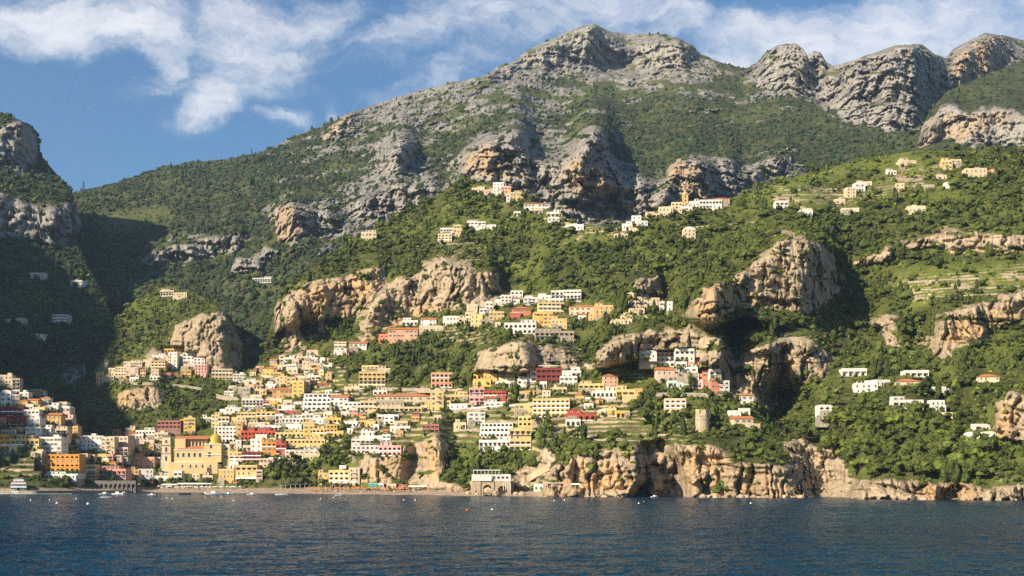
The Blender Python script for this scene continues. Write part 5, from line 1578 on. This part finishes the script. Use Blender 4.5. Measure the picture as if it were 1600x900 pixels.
def buoy_mesh(mat, r):
    bm = bmesh.new(); lathe(bm, [(.01, -r * .8), (r * .75, -r * .5), (r, 0), (r * .8, r * .55), (r * .22, r * .85), (r * .16, r * 1.35), (.01, r * 1.4)], 12); me = bpy.data.meshes.new('float'); bmesh.ops.recalc_face_normals(bm, faces=bm.faces); bm.to_mesh(me); bm.free(); me.materials.append(mat); return me
bw = buoy_mesh(M_trim, .42)
for px, py in BU:
    D = waterD(py); o = link('mooring_buoy', bw); o.location = ((px - CXP) / FPX * D, D, .12)
    if py > 787 and px < 140: o.scale = (1.5, 1.5, 1.5)
    tag(o, 'small white mooring buoy floating off the beach', 'buoy', 'white mooring buoys')
for px, py, m, lab in ((730, 798, M_redp, 'red buoy floating before the sea pavilion'), (1006, 785, M_awn['orange'], 'orange buoy floating before the sea cave')):
    D = waterD(py); o = link('mooring_buoy', buoy_mesh(m, .5)); o.location = ((px - CXP) / FPX * D, D, .15); tag(o, lab, 'buoy')

# ---- beach umbrellas, loungers, bathers
def umbrella_meshes(mat):
    c = bmesh.new(); R = 1.25; vs = [c.verts.new((R * math.cos(a), R * math.sin(a), 2.0 + .04 * (i % 2))) for i, a in enumerate(np.linspace(0, 2 * math.pi, 17)[:-1])]; ap = c.verts.new((0, 0, 2.55)); lo = [c.verts.new((v.co.x, v.co.y, v.co.z - .16)) for v in vs]; ap2 = c.verts.new((0, 0, 2.47))
    for i in range(16): c.faces.new((vs[i], vs[(i + 1) % 16], ap)); c.faces.new((lo[i], vs[i], vs[(i + 1) % 16], lo[(i + 1) % 16])) if False else c.faces.new((vs[i], lo[i], lo[(i + 1) % 16], vs[(i + 1) % 16])); c.faces.new((lo[(i + 1) % 16], lo[i], ap2))
    m1 = bpy.data.meshes.new('canopy'); bmesh.ops.recalc_face_normals(c, faces=c.faces); c.to_mesh(m1); c.free(); m1.materials.append(mat)
    p = bmesh.new(); lathe(p, [(.04, -.5), (.03, 2.6)], 6); m2 = bpy.data.meshes.new('pole'); p.to_mesh(m2); p.free(); m2.materials.append(M_trim); return m1, m2
def umbrella(me, px, py, label, group, s=1.0):
    D = dA(px, py) - .4; root = empty('beach_umbrella', at(px, py, D) ); root.scale = (s, s, s)
    put(me[0], 'canopy', root, (0, 0, 0)); put(me[1], 'pole', root, (0, 0, 0)); tag(root, label, 'umbrella', group)
ur = random.Random(5); UO, UW, UR_ = umbrella_meshes(M_awn['orange']), umbrella_meshes(M_awn['white']), umbrella_meshes(M_awn['red'])
for row, (a, b, n, py) in enumerate(((478, 690, 34, 766.2), (484, 640, 27, 768.0), (700, 732, 5, 769))):
    for i in range(n): umbrella(UO, a + (b - a) * (i + ur.uniform(.2, .8)) / n, py + ur.uniform(-.4, .4), 'orange beach umbrella in the rows on the right half of the beach', 'orange umbrellas on the right half of the beach')
for i in range(26): umbrella(UW, 246 + 130 * (i + ur.uniform(.1, .9)) / 26, 764.2 + ur.uniform(-.8, 1.2), 'white umbrella open on the beach below the domed church', 'white umbrellas on the left half of the beach')
for px, lab in ((237, 'red parasol at the left end of the beach'), (369, 'large orange parasol left of the hedge behind the beach')): umbrella(UR_ if px < 300 else UO, px, 762, lab, None, 1.8)
for px, lab in ((524, 'large white parasol left of centre before the yellow villa'), (541, 'large white parasol at centre before the yellow villa'), (553, 'large white parasol right of centre before the yellow villa')): umbrella(UW, px, 761.5, lab, None, 1.7)
lb = bmesh.new(); box(lb, -.35, .35, -.95, .5, .28, .36); prism(lb, [(-.35, .36), (.35, .36), (.35, .42), (-.35, .42)], .5, .9)
for sx in (-.3, .3):
    for yy in (-.85, .4): box(lb, sx - .03, sx + .03, yy, yy + .06, -.2, .279)
loung = bpy.data.meshes.new('sun_lounger'); bmesh.ops.recalc_face_normals(lb, faces=lb.faces); lb.to_mesh(loung); lb.free(); loung.materials.append(M_awn['orange'])
for i in range(70):
    px = 480 + 205 * ur.random(); py = 766.6 + 2.4 * ur.random(); D = dA(px, py) - .3; o = link('sun_lounger', loung); o.location = at(px, py, D); o.rotation_euler = (0, 0, ur.uniform(-.5, .5))
    tag(o, 'orange sun lounger set out among the orange umbrellas on the beach', 'sun lounger', 'orange sun loungers on the beach')
def person_mesh(shirt, skin):
    bm = bmesh.new(); sec = [(.10, .07, 0, 0), (.12, .09, .45, 0), (.17, .11, .85, 0), (.15, .10, 1.05, 0), (.21, .12, 1.38, 0), (.07, .07, 1.46, 0), (.065, .07, 1.52, 0), (.09, .10, 1.62, 0), (.07, .08, 1.72, 0), (.01, .01, 1.76, 0)]
    rings = [[bm.verts.new((a * math.cos(u), b * math.sin(u), z)) for u in np.linspace(0, 2 * math.pi, 11)[:-1]] for a, b, z, _ in sec]
    for k, (r, s) in enumerate(zip(rings, rings[1:])):
        for i in range(10): bm.faces.new((r[i], r[(i + 1) % 10], s[(i + 1) % 10], s[i])).material_index = 0 if 1 <= k < 4 else 1
    me = bpy.data.meshes.new('person'); bmesh.ops.recalc_face_normals(bm, faces=bm.faces); bm.to_mesh(me); bm.free(); me.materials.append(shirt); me.materials.append(skin); return me
M_skin = plain_mat('skin', (0.42, 0.25, 0.17), 0.6, 0.1)
PM = [person_mesh(m, M_skin) for m in (M_awn['white'], M_awn['red'], M_hullb, M_hulld)]
for i in range(26):
    px = ur.uniform(250, 690); py = ur.uniform(768.2, 770.4); D = dA(px, py) - .2; o = link('person', PM[i % 4]); o.location = at(px, py, D)
    tag(o, 'tiny person standing near the waterline on the beach', 'person', 'people on the beach')

# ---- pylons on the skyline
def pylon(px, base, top, L, label):
    D = float(L.sample(px, base)[0]); k = D / FPX; hh = (base - top) * k; root = empty('lattice_mast', at(px, base, D)); bm = bmesh.new(); w = hh * .09
    for sx in (-1, 1):
        for sy in (-1, 1):
            a = [bm.verts.new((sx * w + dx, sy * w + dy, -4)) for dx, dy in ((-.35, -.35), (.35, -.35), (.35, .35), (-.35, .35))]; b = [bm.verts.new((sx * w * .15 + dx, sy * w * .15 + dy, hh)) for dx, dy in ((-.25, -.25), (.25, -.25), (.25, .25), (-.25, .25))]
            for i in range(4): bm.faces.new((a[i], a[(i + 1) % 4], b[(i + 1) % 4], b[i]))
    bm_obj('mast', bm, M_rail, root); c = bmesh.new()
    for z in (.55, .75, .92): box(c, -w * 1.6, w * 1.6, -.3, .3, hh * z, hh * z + .6)
    bm_obj('cross_arm', c, M_rail, root); tag(root, label, 'pylon')
pylon(130.5, 299, 283, Cm, 'thin lattice mast on the low saddle beside the headland'); pylon(393, 243, 232, Cm, 'thin lattice mast on the long left ridge of the mountain')

# ---- trees that stand out singly
def tree_kit(seed, lobes, leaves, squash, name):
    rng = np.random.default_rng(seed); v, f = crown_proto(rng, lobes, ICO1, leaves, squash, .13, .17)
    v = v - [0, 0, v[:, 2].min()]; me = np_mesh('crown', v, f, [M_leaf], False, {'hue': np.clip(rng.uniform(.1, .85) + rng.normal(size=len(v)) * .1, 0, 1)}); return me
tb_ = bmesh.new(); lathe(tb_, [(.11, -.5), (.08, .2), (.055, .65), (.02, 1.1)], 7); 
for an in (0.4, 2.4, 4.5):
    e = [tb_.verts.new((.05 * math.cos(an + d), .05 * math.sin(an + d), .35)) for d in (-.7, 0, .7)]; tip = tb_.verts.new((.45 * math.cos(an), .45 * math.sin(an), .95))
    for i in range(2): tb_.faces.new((e[i], e[i + 1], tip))
    tb_.faces.new((e[2], e[0], tip))
TRUNK = bpy.data.meshes.new('trunk'); tb_.to_mesh(TRUNK); tb_.free(); TRUNK.materials.append(M_bark)
KITS = [tree_kit(s, 7, 260, .85, 'c') for s in range(40, 50)]
tr = random.Random(8)
def plant(px, py, r, label, cat, group, L=None, squash=1.0, name='tree', kit=None):
    L = L or A; D = float(L.sample(px, py)[0]); p = at(px, py, D); root = empty(name, p, tr.uniform(0, 6.28))
    root.scale = (r, r, r * squash)
    put(kit or tr.choice(KITS), 'crown', root, (0, 0, .42)); put(TRUNK, 'trunk', root, (0, 0, 0)); tag(root, label, cat, group)
def fill(poly, n, r0, r1, mind, label, group, name='tree'):
    xs = [p[0] for p in poly]; ys = [p[1] for p in poly]; got = []; tries = 0
    pa = np.array(poly)
    while len(got) < n and tries < 20000:
        tries += 1; x, y = tr.uniform(min(xs), max(xs)), tr.uniform(min(ys), max(ys))
        if not inpoly(np.array([x]), np.array([y]), poly)[0]: continue
        if any((x - a) ** 2 + ((y - b) * 1.6) ** 2 < mind ** 2 for a, b in got): continue
        if A.sample(x, y, HOUSE_A)[0] > .2: continue
        got.append((x, y)); plant(x, y, tr.uniform(r0, r1), label, 'tree', group, None, tr.uniform(.8, 1.15), name)
fill(WOOD, 190, 2.5, 4.6, 8.2, 'broad evergreen tree in the thick wood above the shore rocks at lower right', 'trees of the wood at lower right')
fill(GROVE, 36, 2.2, 4.4, 8, 'dark evergreen tree in the grove behind the middle of the beach', 'trees of the beach grove')
for px in (252, 268, 280, 291, 300, 315, 324): plant(px, 757, 2.4, 'round clipped tree on the promenade before the domed church', 'tree', 'promenade trees')
for px, py, r in ((716, 663, 4.2), (727, 668, 3.2)): plant(px, py, r, 'dark tree beside the small white villa with arches', 'tree', 'trees beside the white arched villa')
for px, py, r in ((1283, 662, 3.4), (1292, 660, 2.8), (1301, 663, 3.6), (1311, 660, 3.0), (1320, 662, 3.3), (1327, 658, 2.6)): plant(px, py, r, 'bushy tree in the row directly below the left white arcaded villa', 'tree', 'trees below the left white villa')
cyv = []
def cypress_mesh(seed):
    rng = np.random.default_rng(seed); v, f = ICO2; t_ = (v[:, 2] + 1) / 2
    vv = v * (1 + rng.normal(size=(len(v), 1)) * .14); vv = np.stack([vv[:, 0] * (.25 + .0 * t_) * (1.15 - .75 * t_), vv[:, 1] * .25 * (1.15 - .75 * t_), (vv[:, 2] + 1) * .5], -1)
    return np_mesh('crown', vv, f, [M_leaf], False, {'hue': np.clip(.05 + rng.normal(size=len(v)) * .08, 0, 1)})
CY = [cypress_mesh(s) for s in range(4)]
def cypress(px, base, top, label, group):
    D = dA(px, base); k = D / FPX; hh = (base - top) * k; root = empty('cypress', at(px, base, D)); root.scale = (hh * .75, hh * .75, hh)
    put(tr.choice(CY), 'crown', root, (0, 0, .04)); put(TRUNK, 'trunk', root, (0, 0, 0)).scale = (.3, .3, .3); tag(root, label, 'cypress', group)
for px, b, tp in ((958, 492, 462), (963, 490, 455), (968, 489, 452), (973, 489, 450), (977, 488, 456)): cypress(px, b, tp, 'tall dark cypress in the clump left of the white graveyard terraces', 'cypresses left of the graveyard')
for px, b, tp in ((1013, 489, 474), (1022, 493, 468), (1041, 487, 467), (1054, 487, 466), (1066, 486, 458)): cypress(px, b, tp, 'dark cypress rising among or right of the white graveyard terraces', 'cypresses right of the graveyard')
for px, b, tp in ((1364, 592, 558), (1386, 590, 560), (1466, 625, 592)): cypress(px, b, tp, 'slim cypress beside the white villas on the right slope', 'cypresses among the right villas')
def umbrella_pine():
    px, py = 1081, 358; D = dA(px, py); root = empty('umbrella_pine', at(px, py, D)); hh = 22 * D / FPX
    rng = np.random.default_rng(77); v, f = crown_proto(rng, 7, ICO1, 160, .35, .13, .15); v = v * [hh * .42, hh * .42, hh * .3]; v[:, 2] += hh * .78
    put(np_mesh('crown', v, f, [M_leaf], False, {'hue': np.full(len(v), .05)}), 'crown', root, (0, 0, 0)); o = put(TRUNK, 'trunk', root, (0, 0, 0)); o.scale = (hh * .25, hh * .25, hh * .85)
    tag(root, 'tall flat-topped umbrella pine on the slope below the ridge hamlet', 'pine')
umbrella_pine()
# ---- the graveyard: white tomb blocks stepping up the slope
def tombs():
    rg = random.Random(3); bm = bmesh.new(); w, hh = 3.4, 2.8; box(bm, -w / 2, w / 2, 0, 3, -2, hh); prism(bm, [(-w / 2 - .15, hh + .002), (w / 2 + .15, hh + .002), (0, hh + 1.0)], -.15, 3.1)
    me = bpy.data.meshes.new('wall'); bmesh.ops.recalc_face_normals(bm, faces=bm.faces); bm.to_mesh(me); bm.free(); me.materials.append(WALL['cream'])
    for row, (y, a, b, n) in enumerate(((465, 980, 992, 3), (471, 979, 1002, 6), (477, 980, 1016, 8), (483, 980, 1012, 7), (489, 982, 1006, 5), (494, 962, 1000, 8), (500, 958, 1012, 10), (505, 955, 985, 6))):
        for i in range(n):
            px = a + (b - a) * (i + rg.uniform(.2, .8)) / n; D = dA(px, y) - 1.0; root = empty('tomb_chapel', at(px, y + rg.uniform(-1, 1), D), rg.uniform(-.3, .2)); s = rg.uniform(.75, 1.15); root.scale = (s, s, s)
            put(me, 'wall', root, (0, 0, 0)); put(door_mesh(1.2, 1.9), 'door', root, (0, -.001, .1)); tag(root, 'small whitewashed tomb chapel in the stepped graveyard among cypresses', 'tomb', 'tomb chapels of the graveyard')
tombs()
# ---- parked cars on the upper road
def cars():
    spots_ = ((517, 613, M_hull, 'white car parked leftmost on the road above the white stepped hotel'), (527, 613, M_hull, 'white car parked second on the road above the white stepped hotel'), (536, 613, M_hulld, 'dark car parked on the road above the white stepped hotel'), (616, 608, M_hull, 'white car on the road right of the yellow palace'), (645, 608, M_hullb, 'blue car on the road right of the yellow palace'))
    for px, py, m, lab in spots_:
        D = dA(px, py) - 3.2; root = empty('parked_car', at(px, py, D) + np.array([0, 0, .3])); b = bmesh.new(); prism(b, [(-2.1, .3), (2.1, .3), (2.15, .75), (1.2, .9), (-1.9, .92), (-2.15, .7)], 0, 1.7); bm_obj('body', b, m, root)
        c = bmesh.new(); prism(c, [(-1.7, .921), (1.0, .905), (.5, 1.42), (-1.2, 1.44)], .12, 1.58); bm_obj('cabin', c, M_dark, root)
        for x in (-1.3, 1.3):
            for y in (0.02, 1.68):
                w_ = bmesh.new(); n = 12
                prism(w_, [(x + .31 * math.cos(2 * math.pi * i / n), .31 + .31 * math.sin(2 * math.pi * i / n)) for i in range(n)], y - .1, y + .1); bm_obj('wheel', w_, M_hulld, root)
        tag(root, lab, 'car')
cars()

# ---- shrubs and creepers growing against the houses
gp, gr_ = [], []
sr = np.random.default_rng(31)
for h in H:
    if h['L'] not in (A, Fs) : continue
    n = int((h['x1'] - h['x0']) / 3.6 * sr.uniform(.3, 1.3))
    for i in range(n):
        x = sr.uniform(h['x0'] - 2, h['x1'] + 2); D = h['D'] - sr.uniform(.6, 4.0); p = at(x, h['y1'] + sr.uniform(-.5, 1.8), D)
        if D < float(interp(SHORE_D, x)) + 18 and x < 845: continue
        gp.append(p); gr_.append(sr.uniform(.6, 1.7))
gp, gr_ = np.array(gp), np.array(gr_); gp[:, 2] -= gr_ * .6
scatter_mesh('garden_shrubs', gp, gr_, gr_ * sr.uniform(.8, 1.6, len(gr_)), np.clip(sr.uniform(0, .95, len(gr_)), 0, 1), SCRUB, M_leaf)
# ================================================================== SEA
def sea():
    ys = np.concatenate([np.array([9000, 4000, 2500, 1800, 1400, 1200, 1080]), np.linspace(960, 800, 260), np.linspace(799.4, 768, 90), np.array([765, 760, 756, 753])])
    Dd = CAMH * FPX / (ys - HYP)
    xs = np.concatenate([np.linspace(-1500, -310, 60), np.linspace(-300, 1900, 800), np.linspace(1910, 3100, 60)])
    PX, DD = np.meshgrid(xs, Dd)
    X = (PX - CXP) / FPX * DD; Y = DD
    wdir = 0.35
    U = X * math.cos(wdir) + Y * math.sin(wdir); V = -X * math.sin(wdir) + Y * math.cos(wdir)
    h = 0.55 * fbm(U / 15, V / 7, U * 0 + 1, 2, 0.5) + 0.24 * fbm(U / 4.5 + 9, V / 2.2, U * 0 + 5, 3, 0.6, True)
    fadeF = np.clip(1.6 - DD / 900, 0.35, 1)
    Z = h * fadeF - 0.05
    P = np.stack([X, Y, Z], -1); n, m = X.shape; idx = np.arange(n * m).reshape(n, m)
    F = np.stack([idx[:-1, :-1], idx[:-1, 1:], idx[1:, 1:], idx[1:, :-1]], -1).reshape(-1, 4)
    mt, t, b = new_mat('sea_water')
    pos = t.new('ShaderNodeNewGeometry').outputs['Position']
    n0 = t.noise(t.mapping(pos, (1, 0.6, 1)), 0.011, 4, 0.6)
    t.link(t.mix(t.ramp(n0, 0.35, 0.65), (0.001, 0.020, 0.046), (0.002, 0.034, 0.064)), b.inputs['Base Color'])
    b.inputs['Roughness'].default_value = 0.18; b.inputs['Specular IOR Level'].default_value = 0.24; b.inputs['IOR'].default_value = 1.33
    a1 = t.noise(t.mapping(pos, (1, 1.9, 1)), 0.42, 2, 0.5); a2 = t.noise(t.mapping(pos, (1, 2.2, 1)), 0.16, 3, 0.5)
    bp = t.new('ShaderNodeBump'); bp.inputs['Strength'].default_value = 1.0; bp.inputs['Distance'].default_value = 1.7
    t.link(t.math('ADD', t.math('MULTIPLY', a1, 0.55), a2), bp.inputs['Height']); t.link(bp.outputs[0], b.inputs['Normal'])
    me = np_mesh('sea', P.reshape(-1, 3), F, [mt], True)
    o = link('sea', me); o['kind'] = 'structure'
    # the wide sheet of sea and sea bed that carries on to the horizon
    S = 12000
    me2 = np_mesh('open_sea', np.array([(-S, -S, -0.8), (S, -S, -0.8), (S, S, -0.8), (-S, S, -0.8)], float), [[0, 1, 2, 3]], [mt], False)
    link('open_sea', me2)['kind'] = 'structure'
sea()
# ================================================================== SKY, SUN, AIR, CAMERA
SUN_AZ, SUN_EL = math.radians(50), math.radians(30)       # to the left of and behind the viewer
sd = (-math.sin(SUN_AZ) * math.cos(SUN_EL), -math.cos(SUN_AZ) * math.cos(SUN_EL), math.sin(SUN_EL))
from mathutils import Vector
sl = bpy.data.lights.new('sun', 'SUN'); sl.energy = 5.0; sl.angle = math.radians(0.53); sl.color = (1.0, 0.86, 0.66)
so = bpy.data.objects.new('sun', sl); COL.objects.link(so); so.rotation_euler = Vector(sd).to_track_quat('Z', 'Y').to_euler(); so.location = (-400, -300, 900)
w = bpy.data.worlds.new('World'); scene.world = w; w.use_nodes = True
t = NT(w.node_tree); bg = t.n['Background']
sky = t.new('ShaderNodeTexSky'); sky.sky_type = 'NISHITA'; sky.sun_disc = False
sky.sun_elevation = SUN_EL; sky.sun_rotation = math.atan2(sd[0], sd[1]); sky.altitude = 50; sky.air_density = 1.0; sky.dust_density = 0.6; sky.ozone_density = 2.5
tc = t.new('ShaderNodeTexCoord').outputs['Generated']
sp = t.new('ShaderNodeSeparateXYZ'); t.link(tc, sp.inputs[0])
yy = t.math('MAXIMUM', sp.outputs[1], 0.05)
uu = t.math('DIVIDE', sp.outputs[0], yy); vv = t.math('DIVIDE', sp.outputs[2], yy)
cb = t.new('ShaderNodeCombineXYZ'); t.link(uu, cb.inputs[0]); t.link(vv, cb.inputs[1])
uv = cb.outputs[0]
wn = t.noise(uv, 6.0, 6, 0.65, 1)
wv = t.new('ShaderNodeVectorMath', operation='MULTIPLY_ADD'); t.link(wn, wv.inputs[0]); wv.inputs[1].default_value = (0.13, 0.09, 0); t.link(uv, wv.inputs[2])
wuv = wv.outputs[0]
def blob(px, py, rx, ry, rot=0.0, amp=1.0):
    """a bank of cloud at a bearing and height"""
    u0, v0 = (px - CXP) / FPX, (HYP - py) / FPX
    mp = t.new('ShaderNodeMapping', vector_type='TEXTURE'); t.link(wuv, mp.inputs[0])
    mp.inputs['Location'].default_value = (u0 + 0.065, v0 + 0.045, 0); mp.inputs['Rotation'].default_value = (0, 0, rot); mp.inputs['Scale'].default_value = (1.25 * rx / FPX, 1.35 * ry / FPX, 1)
    ln = t.new('ShaderNodeVectorMath', operation='LENGTH'); t.link(mp.outputs[0], ln.inputs[0])
    return t.math('MULTIPLY', t.ramp(ln.outputs['Value'], 1.0, 0.0), amp)
acc = None
for b in CLOUDS:
    v_ = blob(*b); acc = v_ if acc is None else t.math('MAXIMUM', acc, v_)
rot = t.new('ShaderNodeMapping'); t.link(wuv, rot.inputs[0]); rot.inputs['Rotation'].default_value = (0, 0, 0.35); rot.inputs['Scale'].default_value = (7.0, 26.0, 1)
wisp = t.noise(rot.outputs[0], 1.0, 9, 0.62)
wisp2 = t.noise(t.mapping(wuv, (34.0, 48.0, 1)), 1.0, 8, 0.66)
cl = t.math('ADD', acc, t.math('MULTIPLY', t.math('SUBTRACT', wisp, 0.5), 2.3))
cl = t.math('ADD', cl, t.math('MULTIPLY', t.math('SUBTRACT', wisp2, 0.5), 1.1))
cl = t.math('MULTIPLY', t.ramp(cl, -0.05, 1.45), t.ramp(acc, 0.0, 0.55))
hsv = t.new('ShaderNodeHueSaturation'); t.link(sky.outputs[0], hsv.inputs['Color']); hsv.inputs['Saturation'].default_value = 1.25
col = t.mix(t.math('MULTIPLY', cl, 0.88), hsv.outputs[0], CLOUD_COL)
t.link(col, bg.inputs[0]); bg.inputs[1].default_value = 0.07

# the air: one even box round everything
me = bpy.data.meshes.new('haze'); bm = bmesh.new(); bmesh.ops.create_cube(bm, size=1.0); bm.to_mesh(me); bm.free()
hz = link('haze', me); hz.scale = (9000, 5200, 1750); hz.location = (0, 2200, 875 - 32); hz['kind'] = 'stuff'
hm = bpy.data.materials.new('haze'); hm.use_nodes = True; ht = NT(hm.node_tree); ht.n.remove(ht.n['Principled BSDF'])
pv = ht.new('ShaderNodeVolumePrincipled'); pv.inputs['Color'].default_value = (0.50, 0.72, 1.0, 1); pv.inputs['Density'].default_value = HAZE; pv.inputs['Anisotropy'].default_value = 0.25
ht.link(pv.outputs[0], ht.n['Material Output'].inputs['Volume']); me.materials.append(hm)
hm.cycles.homogeneous_volume = True

cam = bpy.data.cameras.new('camera'); co = bpy.data.objects.new('camera', cam); COL.objects.link(co)
cam.sensor_width = 36; cam.lens = 36 * FPX / 1600; cam.shift_y = (HYP - 450) / 1600; cam.clip_start = 1; cam.clip_end = 20000
co.location = (0, 0, CAMH); co.rotation_euler = (math.radians(90), 0, 0); scene.camera = co
scene.view_settings.view_transform = 'Standard'; scene.view_settings.look = 'None'; scene.view_settings.gamma = 1.0; scene.view_settings.use_curve_mapping = False
scene.view_settings.exposure = EXPO
scene.cycles.max_bounces = 4; scene.cycles.diffuse_bounces = 2; scene.cycles.glossy_bounces = 2; scene.cycles.transmission_bounces = 2; scene.cycles.volume_bounces = 0
scene.cycles.use_denoising = False; scene.cycles.sample_clamp_direct = 1.6; scene.cycles.sample_clamp_indirect = 2.0
scene.cycles.use_adaptive_sampling = True; scene.cycles.adaptive_threshold = 0.01
